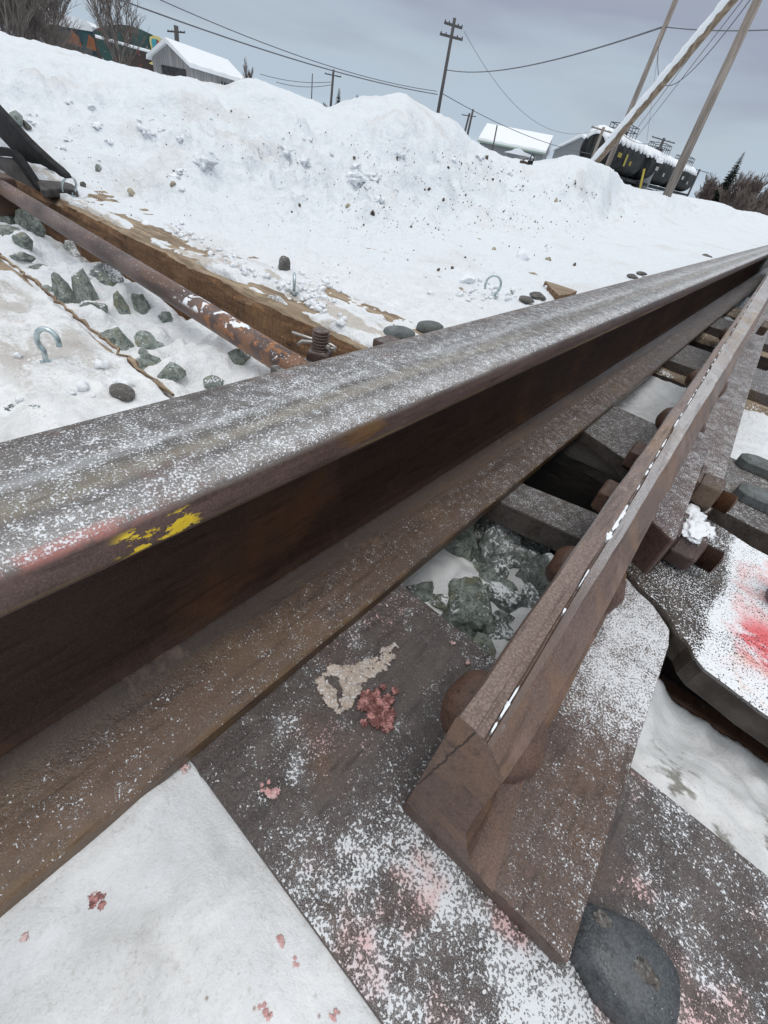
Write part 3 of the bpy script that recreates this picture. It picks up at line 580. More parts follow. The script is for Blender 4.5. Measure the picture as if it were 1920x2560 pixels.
# snow clumps on nut and beside it
def blob(mb, c, s, seed=0, n=3, amp=.25, fr=1.6):
    bm = bmesh.new(); bmesh.ops.create_icosphere(bm, subdivisions=n, radius=1); vs = []
    for v in bm.verts:
        d = v.co.normalized(); k = 1 + amp * mnoise.fractal(d * fr + Vector((seed * 3.7, seed, 0)), 1, 2, 3); vs.append((c[0] + d.x * s[0] * k, c[1] + d.y * s[1] * k, c[2] + d.z * s[2] * k))
    mb.add(vs, [tuple(v.index for v in f.verts) for f in bm.faces], True); bm.free()
mb = MB(); blob(mb, (.2375, .432, .0595), (.010, .016, .0035), 2, 4, .5, 2.5); blob(mb, (.243, .44, .058), (.007, .010, .003), 5, 4, .5, 2.5)
obj('snow_clump', mb, M_cap, label='small white snow patch lying on top of the nearer nut', cat='snow clump')
q = atz(1745, 1322, .028); mb = MB(); blob(mb, q, (.015, .018, .008), 8, 4, .45, 2.4); blob(mb, q + Vector((-.012, .018, .002)), (.012, .016, .007), 9, 4, .45, 2.4)
obj('snow_clump', mb, M_cap, label='rounded lump of snow between the two nuts beside the lug block', cat='snow clump')

# ---------------------------------------------------------------- switch rods
r1 = thing('switch_rod', (.1, .44, -.03), 'flat steel switch rod crossing under both rails, its right end wide and stained red', 'rod')
obj('rod_bar', MB().prism([(-.30, .350), (.0653, .4045), (.215, .432), (.225, .500), (.0752, .464), (-.30, .42)], -.034, -.0025), M_plate2, r1, bevel=.0025)
cl = [(.2040, .384), (.2270, .368), (.2440, .362), (.2560, .352), (.2640, .341), (.2740, .336), (.2800, .326), (.2880, .320), (.305, .3175), (.326, .3135), (.60, .300), (.60, .52), (.30, .535), (.270, .545), (.2060, .555)]
obj('rod_clip', MB().prism(cl, -.006, .0205), M_rodp, r1, bevel=.003)
q = atz(1910, 1462, .03); mb = MB(); hexnut(mb, q.x + .006, q.y, .040, 1, .020, .024); obj('nut', mb, M_nut, r1, bevel=.0015)
r2 = MB(); r2.prism([(.25, .338), (.9, .338), (.9, .356), (.25, .356)], -.078, -.040); r2.prism([(.25, .356), (.9, .356), (.9, .40), (.25, .40)], -.074, -.055)
obj('lower_rod', r2, M_darkrod, label='dark rusty lower rod in the gap below the red stained clip', cat='rod', bevel=.003)

# operating rod: rusty pipe with jaw, pin bolt and cotter at the stock rail
pr = thing('operating_rod', (-1.0, .45, 0), 'rusty round pipe with an orange end running from the left edge', 'rod')
A, B = Vector((-2.3, .507, .012)), Vector((-.335, .428, .002))
rj = [0.0203] * 12 + [.0215, .019, .016]
pts = [A + (B - A) * (i / 11) for i in range(12)] + [B + (B - A).normalized() * d for d in (.02, .035, .05)]
obj('pipe', MB().tube(pts, rj, 24), M_pipe, pr)
mb = MB(); mb.box(-.33, -.19, .395, .465, -.012, .006); obj('jaw', mb, M_plate2, pr, bevel=.004)
c = atz(800, 872, .022); mb = MB()
hexnut_c = Vector((c.x, c.y, .004)); mb.lathe([(.024, 0), (.024, .014), (.021, .017)], hexnut_c, (0, 0, 1), 4, False, .55); nut = obj('nut', mb, M_nut, pr, bevel=.002)
mb = MB(); prof = []
for i in range(6): prof += [(.0118, .016 + i * .0046), (.0134, .0172 + i * .0046), (.0134, .0186 + i * .0046), (.0118, .0200 + i * .0046)]
prof += [(.0130, .0445), (.0130, .0465), (.0112, .048)]; mb.lathe(prof, hexnut_c, (0, 0, 1), 28, False)
mb.lathe([(.0035, .0478), (.003, .0486)], hexnut_c, (0, 0, 1), 10)
pin = obj('pin_bolt', mb, M_nut, nut)
ax = Vector((.745, .648, 0)); ce = hexnut_c + Vector((0, 0, .027)); mb = MB()
mb.tube([ce - ax * .045 + Vector((0, 0, .010)), ce - ax * .01 + Vector((0, 0, .004)), ce + ax * .018, ce + ax * .026 + Vector((.002, -.004, -.002)), ce + ax * .027 - Vector((-.003, .006, .004)), ce + ax * .018 - Vector((-.002, .007, .003))], .0022, 8)
mb.tube([ce + ax * .018 - Vector((-.003, .007, .002)), ce - ax * .012, ce - ax * .028 - Vector((0, 0, .001)), ce - ax * .036 - Vector((0, 0, .008))], [.0032, .0032, .003, .0022], 8)
obj('cotter_pin', mb, M_pinm, nut)

# ---------------------------------------------------------------- spikes
def spike(outline, z0, z1, mat, label, group='spike heads'):
    n = len(outline); cx = sum(p[0] for p in outline) / n; cy = sum(p[1] for p in outline) / n; vs = []; fs = []
    lv = [(1.0, z0), (1.0, z0 * .45 + z1 * .55), (.93, z0 * .15 + z1 * .85), (.72, z1), (.35, z1 + (z1 - z0) * .14), (.02, z1 + (z1 - z0) * .16)]
    for s, z in lv: vs += [(cx + (x - cx) * s, cy + (y - cy) * s, z) for x, y in outline]
    for i in range(len(lv) - 1): fs += [(i * n + j, i * n + (j + 1) % n, (i + 1) * n + (j + 1) % n, (i + 1) * n + j) for j in range(n)]
    fs += [tuple(range(n))[::-1], tuple((len(lv) - 1) * n + j for j in range(n))]
    mb = MB().add(vs, fs, True); return obj('rail_spike', mb, mat, label=label, cat='rail spike', group=group, jit=.0008)
def catm(P, k=4):
    out = []; n = len(P)
    for i in range(n):
        a, b, c, d = [Vector((*P[(i + j) % n], 0)) for j in (-1, 0, 1, 2)]
        for t in [q / k for q in range(k)]:
            v = .5 * ((2 * b) + (c - a) * t + (2 * a - 5 * b + 4 * c - d) * t * t + (3 * b - a - 3 * c + d) * t ** 3); out.append((v.x, v.y))
    return out
SH = .0035; so_ = [(.2677, .125), (.2785, .1323), (.289, .1361), (.3003, .1350), (.3095, .1311), (.3126, .1235), (.3132, .112), (.309, .104), (.3017, .1003), (.2944, .0980), (.2841, .0982), (.2749, .1023), (.2693, .1067), (.2672, .115)]
sp = spike(catm([(x + SH * (x > .272), y) for x, y in so_]), -.0003, .0165, M_spike, 'big dark oval spike head with crusty scabs at the bottom right')
mb = MB(); blob(mb, (.2975, .1170, .0183), (.0068, .0046, .0012), 3, 4, .25, 2); blob(mb, (.2775, .1220, .0168), (.0045, .0036, .0012), 6, 4, .3, 2); obj('rust_scab', mb, M_pebble, sp)
for (px, py, L, Wd, lb) in [(1000, 822, .062, .030, 'grey pointed spike head behind the wide rail, near the brown plate end'), (1078, 808, .055, .026, 'low grey spike head behind the wide rail, right of the pointed one')]:
    c = atz(px, py, .0); random.seed(px); ol = [(c.x + L * .5 * math.cos(a) * .9 - Wd * .0, c.y + Wd * .9 * math.sin(a) + .012 * math.cos(a)) for a in [2 * math.pi * k / 12 for k in range(12)]]
    spike(ol, -.02, .001, M_spike2, lb)
mb = MB(); c = atz(958, 852, -.005); mb.box(c.x - .01, c.x + .10, c.y - .02, c.y + .03, -.03, .000); obj('brace_plate', mb, M_nut, label='brown steel plate end peeking over the wide rail beside the spike heads', cat='steel plate', bevel=.003)
for (px, py, lb) in [(1903, 1155, 'farther of two blue grey spike heads at the right edge'), (1905, 1236, 'nearer of two blue grey spike heads at the right edge')]:
    c = atz(px, py, .014); ol = [(c.x + a * .026, c.y + b * .017) for a, b in [(-1, -.5), (-.6, -1), (.8, -1), (1.2, -.4), (1.2, .6), (.6, 1), (-.5, 1), (-1, .5)]]
    mb = MB(); n = 8; vs = [(x, y, .0) for x, y in ol] + [(x, y, .012) for x, y in ol] + [(c.x + (x - c.x) * .72, c.y + (y - c.y) * .72, .0165) for x, y in ol]
    mb.add(vs, [tuple(range(n))[::-1], tuple(range(2 * n, 3 * n))] + [(i * n + j, i * n + (j + 1) % n, (i + 1) * n + (j + 1) % n, (i + 1) * n + j) for i in range(2) for j in range(n)])
    obj('rail_spike', mb, M_spike2, label=lb, cat='rail spike', group='spike heads', bevel=.001)

# ---------------------------------------------------------------- stones
def rock(name, c, s, seed, mat, label, cat='stone', group=None, rz=0, planes=11, sub=4, tilt=0):
    rnd = random.Random(seed); bm = bmesh.new(); bmesh.ops.create_icosphere(bm, subdivisions=sub, radius=1)
    pl = [(Vector((rnd.gauss(0, 1), rnd.gauss(0, 1), rnd.gauss(0, .9))).normalized(), rnd.uniform(.45, .85)) for _ in range(planes)]
    M = Matrix.Rotation(rz, 3, 'Z') @ Matrix.Rotation(tilt, 3, 'X'); vs = []
    for v in bm.verts:
        p = v.co.copy()
        for nn, d in pl:
            e = p.dot(nn) - d
            if e > 0: p -= nn * e
        p *= 1.35; p += p.normalized() * (.10 * mnoise.fractal(p * 2.6 + Vector((seed, 0, 0)), .8, 2, 5) + .02 * mnoise.noise(p * 12))
        vs.append(Vector(c) + M @ Vector((p.x * s[0], p.y * s[1], p.z * s[2])))
    mb = MB().add(vs, [tuple(v.index for v in f.verts) for f in bm.faces], False); bm.free()
    return obj(name, mb, mat, label=label, cat=cat, group=group)
GS = 'ballast stones'
# left crib, by pixel centre and width in metres
for i, (px, py, w, h, d, lb, mt) in enumerate([
        (143, 727, .062, .052, .6, 'grey green stone left of the tall pointed stone by the pipe', M_rock),
        (203, 740, .075, .115, .6, 'tall pointed grey green stone standing in the snow by the pipe', M_rock),
        (292, 768, .034, .050, .7, 'small dark stone leaning on the left of a pale upright stone', M_rock),
        (338, 765, .058, .080, .6, 'pale upright green grey stone half buried in snow below the pipe', M_rock),
        (400, 790, .050, .026, .7, 'flat dark stone chip just right of the pale upright stone', M_rock),
        (280, 850, .064, .044, .8, 'layered green stone near the tie edge, left of a pair', M_rock),
        (365, 867, .072, .048, .8, 'round topped green stone near the tie edge, right of a pair', M_rock),
        (352, 903, .062, .030, .8, 'brown green flat stone just below the round topped one', M_rock),
        (415, 925, .050, .020, .8, 'dark flat stone chip barely above the snow by the wide rail', M_rock),
        (45, 605, .060, .042, .7, 'grey stone in snow near the left edge under the pipe', M_rock),
        (40, 634, .060, .018, .7, 'thin flat dark stone at the left edge under the pipe', M_rock),
        (83, 664, .050, .014, .7, 'thin curved dark stone sliver in the snow near the left edge', M_rock),
        (250, 690, .085, .060, .8, 'snow capped grey stone tucked under the pipe', M_rocks),
        (185, 625, .080, .060, .8, 'large snowy stone under the middle of the pipe', M_rocks),
        (15, 545, .075, .055, .8, 'green stone in the heap under the pipe at the left edge', M_rock),
        (62, 557, .085, .06, .8, 'big grey stone of the heap under the pipe', M_rock),
        (10, 575, .07, .03, .8, 'lowest stone of the heap at the left edge', M_rock),
        (590, 890, .045, .03, .8, 'small green stone beside the orange end of the pipe', M_rock)]):
    p, r = hit(px, py + 6, .25, 3.0)
    if r > 2.2: p = atz(px, py, -.05)
    rock('ballast_stone', (p.x, p.y + .01, p.z - h * .06), (w * .37, w * d * .40, h * .56), 100 + i, mt, lb, group=GS, rz=.62 + (i % 3 - 1) * .3)
p = atz(307, 988, -.012); mb = MB(); blob(mb, (p.x, p.y, -.008), (.021, .013, .009), 5, 4, .10, 1.2); obj('flat_stone', mb, M_pebble, label='smooth brown oval stone lying on snow against the wide rail', cat='stone')
p = atz(75, 1030, -.016); rock('flat_stone', (p.x, p.y, -.016), (.022, .016, .008), 6, M_rocks, 'snow dusted flat stone at the lower left beside the wide rail', rz=.5, planes=4)
# crib between stock rail and point
for i, (px, py, w, h, d, lb, mt) in enumerate([
        (1150, 1370, .050, .060, 1.2, 'long green stone beside the wide rail foot in the snowy pocket', M_rock),
        (1235, 1330, .065, .06, 1.2, 'dark stone tucked behind the others against the steel rod', M_rocks),
        (1245, 1372, .055, .055, 1.1, 'frosted grey stone in the back middle of the snowy pocket', M_rocks),
        (1318, 1360, .075, .06, .8, 'big blue green stone in the back right corner of the pocket', M_rock),
        (1208, 1440, .030, .035, 1.9, 'narrow ridged green stone in the centre of the pocket', M_rock),
        (1243, 1430, .026, .03, 1.3, 'small olive stone right of the narrow ridged one', M_rocks),
        (1345, 1470, .05, .06, 1.4, 'snow dusted stone half hidden by the switch point', M_rocks),
        (1150, 1530, .062, .055, 1.3, 'large streaked green stone in front of the pocket', M_rock),
        (1265, 1535, .056, .045, .9, 'round frosted dark stone at the front of the pocket', M_rocks),
        (1222, 1592, .056, .045, .9, 'frosted stone at the bottom corner between plate and point', M_rocks),
        (1165, 1580, .032, .03, .9, 'little green stone touching the plate edge', M_rock),
        (1045, 1485, .05, .03, .7, 'dark stone sliver at the plate edge by the wide rail foot', M_rock),
        (1330, 1400, .06, .04, .8, 'grey stone below the big blue green one', M_rocks),
        (1210, 1480, .04, .03, .8, 'snow covered pebble near the middle of the pocket', M_rocks)]):
    p = atz(px, py, -.075); rock('ballast_stone', (p.x, p.y, -.086 + h * .18), (w * .42, w * d * .42, h * .58), 300 + i, mt, lb, group=GS, rz=.5 + (i % 4) * .35)
for j, (x0, x1, y0, y1, z0, cnt, lb) in enumerate([(.075, .16, .24, .40, -.078, 14, 'small frosted stone chip among the larger stones of the snowy pocket'), (-1.3, -.35, .31, .40, None, 8, 'small half buried stone chip in the snow beside the pipe')]):
    rnd = random.Random(60 + j)
    for i in range(cnt):
        x = rnd.uniform(x0, x1); y = rnd.uniform(y0, y1); w = rnd.uniform(.010, .026) * (1 if j == 0 else 1.1); z = Hs(x, y)
        rock('stone_chip', (x, y, z + w * .1), (w * .6, w * .45, w * .45), 900 + 40 * j + i, M_rocks if i % 3 else M_rock, lb, group='small stone chips ' + ('in the pocket' if j == 0 else 'by the pipe'), rz=i, sub=3, planes=8)
# stones and clods on the snow bank and flat snow
for i, (px, py, wpx, lb, mt) in enumerate([
        (38, 300, 36, 'dark rough stone lodged in the snow above the black flap', M_rock), (67, 318, 22, 'small stone in the snow just right of the dark rough one', M_pebble),
        (246, 425, 18, 'upright grey green stone standing alone on the snow', M_rock), (712, 671, 40, 'dark stone behind the upright hook on the tie', M_pebble),
        (435, 430, 8, 'tiny dark stone right of the upright stone', M_dirt), (930, 537, 15, 'dark brown clod low on the middle of the bank', M_dirt),
        (748, 514, 9, 'small round clod left of the dark brown one', M_dirt), (1072, 475, 10, 'dark pebble high on the middle of the bank', M_dirt),
        (1108, 500, 9, 'slender dark pebble on the bank right of centre', M_dirt), (1390, 503, 12, 'tan stone on the right part of the bank', M_tan),
        (1215, 398, 14, 'reddish clod near the top of the bank', M_dirt), (870, 517, 13, 'tan clod left of the dark brown one', M_tan),
        (1235, 625, 11, 'tan pebble above the loop shaped hook', M_tan), (1371, 650, 16, 'tan stone above the wood splinter', M_tan),
        (1435, 664, 12, 'small orange brown pebble right of the tan stone', M_dirt), (960, 520, 6, 'tiny dark crumb above the dark brown clod', M_dirt),
        (1310, 650, 38, 'round dirty ice ball beside the loop shaped hook', M_cap), (1168, 705, 40, 'low snow ball left of the loop shaped hook', M_cap),
        (1278, 735, 14, 'green pebble right of the loop shaped hook', M_rock), (885, 396, 10, 'small dark stone high on the left of the main peak', M_dirt),
        (1120, 420, 8, 'small pebble below the right shoulder of the peak', M_dirt), (992, 398, 8, 'brown pebble below the main peak', M_dirt),
        (1027, 568, 8, 'dark crumb low on the bank, right of centre', M_dirt), (1130, 672, 9, 'dark chip in the flat snow left of the loop hook', M_dirt),
        (1096, 676, 9, 'dark flake in the flat snow beside the chip', M_dirt), (208, 466, 14, 'dark pebble just right of the black flap tip', M_pebble), (212, 366 + 96, 10, 'brown chip near the black flap tip', M_dirt),
        (432, 462, 16, 'yellowish flat stone on the snow left of centre', M_tan), (330, 488, 22, 'pale tan stone sunk in snow left of centre', M_tan), (365, 565, 22, 'grey pebble in snow above the long tie', M_cap)]):
    p, r = hit(px, py); w = wpx * (p - CAMP).dot(FW) / FPX
    rock('snow_ball' if mt is M_cap else 'loose_stone', (p.x, p.y, p.z + w * .12), (w * .42, w * .36, w * .42), 500 + i, mt, lb, cat='snow ball' if mt is M_cap else 'stone', group='loose stones on the snow' if mt is not M_cap else None, rz=i, sub=3)
for i, (px, py, wpx, lb) in enumerate([(1316, 752 - 5, 36, 'flat grey stone against the wide rail right of the loop hook'), (1348, 738, 40, 'pair end flat grey stone by the wide rail, nearer the wood splinter'), (1583, 690, 26, 'low dark stone on the rail edge far right'), (1770, 640, 24, 'farthest dark flat stone beside the wide rail'), (1605, 683, 22, 'dark flat stone touching the low one at the rail edge')]):
    p = atz(px, py, .0); w = wpx * (p - CAMP).dot(FW) / FPX
    rock('flat_stone', (p.x, p.y, -.002), (w * .45, w * .28, w * .16), 700 + i, M_pebble, lb, rz=.5, planes=5, sub=3)
# frozen dirt crumbs: nobody could count them
def crumbs():
    rnd = random.Random(11); mb = MB()
    for i in range(2600):
        if rnd.random() < .62: px = rnd.gauss(1150, 230); py = rnd.gauss(470, 100)
        else: px = rnd.uniform(150, 1900); py = rnd.uniform(250, 760)
        cl_ = mnoise.noise(Vector((px / 70, py / 45, 0)))
        if cl_ < rnd.uniform(-.35, .35): continue
        if py > 860 - .20 * px + 60 or py < 150 + .204 * px or px > 1900 or px < 5: continue
        d = ray(px, py)
        if d.z > .06: continue
        p, r = hit(px, py, .8, 12)
        if r > 10 or (r < 1.25 and rnd.random() < .7): continue
        s = rnd.uniform(.5, 1) ** 2.2 * 4.2 * (p - CAMP).dot(FW) / FPX * .62
        if rnd.random() < .05: s *= 1.8
        vs = [Vector((rnd.gauss(0, 1), rnd.gauss(0, 1), rnd.gauss(0, 1))).normalized() for _ in range(1)]
        base = [Vector(v) for v in [(1, 0, 0), (-1, 0, 0), (0, 1, 0), (0, -1, 0), (0, 0, 1), (0, 0, -1)]]
        q = vs[0].to_track_quat('Z', 'Y'); pts = [p + (q @ (b * rnd.uniform(.55, 1.1))) * s + Vector((0, 0, s * .25)) for b in base]
        mb.add(pts, [(0, 2, 4), (2, 1, 4), (1, 3, 4), (3, 0, 4), (2, 0, 5), (1, 2, 5), (3, 1, 5), (0, 3, 5)])
    obj('dirt_crumbs', mb, M_dirt, label='dark dirt crumbs scattered over the snow bank', cat='dirt', kind='stuff')
crumbs()
def clods():       # snow crumbs along the tie and at the foot of the bank
    rnd = random.Random(5); mb = MB()
    for i in range(355):
        if i < 170: px = rnd.uniform(440, 860); py = 560 + (px - 440) * .56 + rnd.gauss(0, 12) + 14
        elif i < 260: px = rnd.gauss(790, 30); py = rnd.gauss(735, 22)
        elif i < 330: px = rnd.gauss(1230, 60); py = rnd.gauss(735, 14)
        else: px = rnd.uniform(0, 420); py = rnd.uniform(880, 1050)
        if py > 1086 - .248 * px - 12: continue
        p, r = hit(px, py, .3, 8)
        if r > 7: continue
        s = rnd.uniform(.25, 1) ** 3 * .008 + .0010
        blob(mb, (p.x, p.y, p.z + s * .4), (s, s, s * .8), i, 1 if s < .003 else 2, .9, 1.9)
    for i in range(170):          # broken chunks on the bank
        px = rnd.uniform(60, 1480); py = 225 + px * .12 + abs(rnd.gauss(0, 1)) * 120
        if py > 990 - .248 * px: continue
        if mnoise.noise(Vector((px / 110, py / 60, 4))) < rnd.uniform(-.2, .5): continue
        p, r = hit(px, py, 1.4, 8)
        if r > 6.5: continue
        s = rnd.uniform(.3, 1) ** 3 * .036 + .004; blob(mb, (p.x, p.y, p.z - s * .25), (s * 1.2, s * rnd.uniform(.6, 1), s * .55), i + 50, 3, 1.1, 1.7)
    obj('snow_crumbs', mb, M_cap, label='small snow crumbs along the long tie and the wide rail', cat='snow', kind='stuff')
clods()

# pink stained bits
def pinkbit(px, py, w, z, seed, lb, mat=M_pinksnow, fl=.45, n=4):
    c = atz(px, py, z); w *= .62; z = max(z, Hs(c.x, c.y) - .0001) if c.y < .03 else z; mb = MB(); rnd = random.Random(seed)
    for k in range(9): s_ = w * rnd.uniform(.12, .34); blob(mb, (c.x + rnd.gauss(0, .36) * w, c.y + rnd.gauss(0, .3) * w, z), (s_, s_ * .9, s_ * .45), seed + k, 4, 1.0, 2.8)
    return obj('pink_clump', mb, mat, label=lb, cat='snow clump', group='pink stained clumps')
for i, (px, py, w, z, lb) in enumerate([(668, 1975, .010, .001, 'pink clump on the dark plate left of the switch point tip'), (245, 2250, .008, -.003, 'dark red clump on the snow at lower left'),
        (697, 2352, .0055, -.004, 'small red bit near the plate edge, upper of two'), (737, 2412, .0050, -.004, 'small red bit near the plate edge, lower of two'), (663, 2530, .0065, -.004, 'pink bit at the bottom of the snow triangle'),
        (68, 2342, .005, -.004, 'faint pink bit at the left edge of the snow triangle'), (456, 1918, .006, -.002, 'pink bit at the top corner of the snow triangle'), (838, 2550, .005, -.004, 'pink bit at the bottom edge beside the plate'),
        (1130, 1608, .0045, .001, 'tiny pink bit on the plate by the pocket edge'), (1172, 1658, .005, .001, 'tiny pink bit on the plate nearest the left rivet')]):
    pinkbit(px, py, w, z, 40 + i, lb, M_pinksnow if i not in (1,) else M_redrock)
c = atz(938, 1765, .004); rnd = random.Random(3); mb = MB()
for k in range(40): s_ = rnd.uniform(.0012, .0042); blob(mb, (c.x + rnd.gauss(0, .0062), c.y + rnd.gauss(0, .0058), .0005 + rnd.uniform(0, .002)), (s_, s_ * .9, s_ * .5), k, 4, 1.0, 2.8)
obj('red_ice_lump', mb, M_redrock, label='crumbly dark red and pink lump in the middle of the dark plate', cat='ice lump')
bz = [(800, 1690), (812, 1735), (838, 1772), (872, 1762), (895, 1725), (925, 1690), (962, 1672), (995, 1625), (985, 1612), (950, 1628), (905, 1655), (870, 1668), (835, 1672)]
bz = [(atz(a, b, 0).x, atz(a, b, 0).y) for a, b in bz]; bz = catm(bz, 4)
mb = MB(); rnd = random.Random(12); n = len(bz)
def inside(x, y):
    c = False
    for i in range(n):
        (x1, y1), (x2, y2) = bz[i], bz[i - 1]
        if (y1 > y) != (y2 > y) and x < (x2 - x1) * (y - y1) / (y2 - y1) + x1: c = not c
    return c
bx_ = [q[0] for q in bz]; by_ = [q[1] for q in bz]; k = 0
while k < 320:
    x = rnd.uniform(min(bx_), max(bx_)); y = rnd.uniform(min(by_), max(by_))
    if not inside(x, y): continue
    s_ = rnd.uniform(.0010, .0038) * (1 if y < .145 else .6); blob(mb, (x, y, -.0001), (s_, s_ * rnd.uniform(.7, 1.1), s_ * .18), k, 3, .5, 1.8); k += 1
obj('ice_patch', mb, M_beige, label='smooth beige frozen smear beside the red lump on the dark plate', cat='ice patch', jit=.0022)

# ---------------------------------------------------------------- hooks
def hook(base, az, rad, label, lean=0, gap=250, st=.010):
    e = Vector((math.cos(az), math.sin(az), 0)); u = (Vector((0, 0, 1)) + Vector((math.sin(az), -math.cos(az), 0)) * lean).normalized(); b = Vector(base)
    pts = [b - u * .01, b + u * st]; c = b + u * (st + rad * .85) - e * rad * .62
    for k in range(15):
        a = R_(-38 + gap * k / 14); pts.append(c + e * rad * math.cos(a) + u * rad * math.sin(a) * 1.15)
    t = thing('screw_hook', base, label, 'hook', 'galvanized hooks screwed into the ties')
    obj('hook_wire', MB().tube(pts, .0034, 10), M_galv, t)
    mb = MB(); mb.prism([(b.x - .010, b.y - .005), (b.x + .008, b.y - .008), (b.x + .012, b.y + .004), (b.x - .006, b.y + .008)], b.z + .0005, b.z + .0035); obj('shackle', mb, M_galv, t)
hook(atz(118, 912, -.014), 3.86, .0135, 'galvanized hook curling leftward at the left edge, nearest the camera', .15, 235, .020)
hook(atz(735, 735, -.014), 2.45, .017, 'galvanized hook seen edge on, standing on sandy wood behind the long tie')
hook(atz(1236, 742, -.012), .55, .022, 'galvanized loop shaped hook beside the wide rail')
hook(atz(182, 490, -.014), 1.9, .026, 'galvanized hook tilted beside the tip of the black flap', .5)

# ---------------------------------------------------------------- black flap and bar, left edge
fl = thing('rubber_flap', (-2.1, .66, -.02), 'curved black rubber flap sloping down onto the long tie at the left edge', 'flap')
P1 = [(-60, 215), (0, 280), (35, 318), (62, 347), (90, 374), (118, 400), (140, 418), (155, 433), (162, 446), (150, 442), (135, 430), (122, 424), (108, 416), (98, 411), (75, 408), (60, 402), (46, 394), (0, 345), (-60, 300)]
pts = [aty(a, b, .66 + .0004 * i) for i, (a, b) in enumerate(P1)]; obj('flap_sheet', MB().poly3(pts, (.012, .02, .003)), M_rubber, fl, bevel=.004)
P2 = [(-40, 372), (0, 366), (24, 374), (36, 385), (60, 420), (78, 448), (98, 470), (104, 476), (88, 474), (62, 440), (45, 410), (28, 392), (-40, 385)]
obj('folded_strap', MB().poly3([aty(a, b, .625) for a, b in P2], (.008, .022, .0)), M_rubber, fl, bevel=.004)
P3 = [(-40, 388), (28, 394), (45, 412), (62, 442), (86, 472), (60, 466), (35, 450), (8, 428), (-40, 400)]
obj('worn_belt', MB().poly3([aty(a, b, .632) for a, b in P3], (.004, .014, .0)), M_belt, fl, bevel=.003)
P4 = [(92, 452), (130, 455), (165, 458), (182, 463), (192, 470), (194, 477), (186, 479), (160, 474), (130, 476), (104, 478)]
mb = MB(); mb.prism([(atz(a, b, .0).x, atz(a, b, .0).y) for a, b in P4][::-1], -.02, .004); obj('dark_bar', mb, M_belt, label='low dark rounded bar lying on the tie end below the black flap', cat='bar', bevel=.004)
mb = MB(); A_ = Vector((-1.75, .45, -.03)); mb.box(-2.4, -1.66, .44, .52, -.06, .035); obj('rod_end', mb, M_darkrod, pr, bevel=.006)
# wood splinter beside the rail
P5 = [(1362, 701), (1390, 709), (1444, 727), (1425, 735), (1398, 738), (1380, 722)]
a0 = [atz(a, b, .005) for a, b in P5]; mb = MB(); mb.poly3(a0, (0, 0, -.05)); obj('wood_splinter', mb, M_tie, label='brown broken wood end sticking out of the snow beside the wide rail', cat='wood', bevel=.003)
mb = MB(); mb.box(.255, .7, .585, .622, -.07, -.035); obj('split_wood', mb, M_tie, label='splintered brown wood edge between red stained clip and frosted plate', cat='wood', bevel=.004)
# small black fitting with a shackle on top of the bank
p, r = hit(1322, 412); sc_ = (p - CAMP).dot(FW) / FPX; t = thing('padlock', p, 'small black padlock and bracket sticking out of the snow on the bank', 'padlock')
rx = Vector((RT.x, RT.y, 0)).normalized(); uz = Vector((0, 0, 1))
def PP(a, b): return p + rx * a * sc_ + uz * b * sc_
mb = MB(); mb.poly3([PP(-2, -4), PP(10, -4), PP(9, 9), PP(-1, 8)], Vector((-.3, -.5, 0)).normalized() * sc_ * 5); obj('lock_body', mb, M_rubber, t, bevel=.002)
mb = MB(); mb.tube([PP(0, 7), PP(-1, 14), PP(1, 19), PP(5, 20), PP(8, 16), PP(8, 8)], 1.3 * sc_, 8); obj('shackle', mb, M_rubber, t)
mb = MB(); mb.tube([PP(-24, 3), PP(-12, 3), PP(0, 1)], [2.4 * sc_, 3.2 * sc_, 2 * sc_], 8); mb.tube([PP(-22, 2), PP(-14, 9), PP(-6, 11)], 1.3 * sc_, 6); obj('bracket', mb, M_darkrod, t)

# ================================================================ background
M_polew = simple('weathered_pole_wood', (.17, .145, .125), (.30, .265, .235), 5, .85, .4, .01, str_=(6, 6, .4))
M_poled = simple('dark_pole_wood', (.055, .052, .055), (.10, .095, .095), 5, .85, .4, .01, str_=(6, 6, .4))
M_wire = simple('wire', (.10, .105, .12), (.13, .135, .15), 5, .6)
M_brown = simple('bare_bark', (.13, .112, .10), (.22, .19, .175), 3, .9)
M_brown2 = simple('reddish_bark', (.13, .105, .095), (.21, .165, .145), 3, .9)
M_ever = simple('spruce_green', (.016, .024, .018), (.035, .048, .034), 3, .9)
M_wallg = simple('grey_siding', (.20, .215, .225), (.235, .25, .26), 40, .8, .4, .01, str_=(.01, .01, 1))
M_wallw = simple('weathered_vertical_siding', (.24, .24, .245), (.38, .38, .38), 14, .85, .4, .01, str_=(1, 1, .03))
M_green = simple('pale_green_trim', (.30, .40, .34), (.36, .45, .38), 10, .8)
M_dark = simple('dark_opening', (.02, .02, .022), (.05, .05, .055), 5, .4)
M_black = simple('tank_black_paint', (.008, .009, .010), (.040, .042, .043), .9, .75, .2, .01, str_=(3, 1, .6)); M_black.node_tree.nodes['Principled BSDF'].inputs['Specular IOR Level'].default_value = .15
M_yellow = simple('yellow_paint', (.34, .27, .03), (.42, .34, .05), 10, .6)
M_offw = simple('off_white_paint', (.45, .45, .43), (.55, .55, .53), 10, .7)

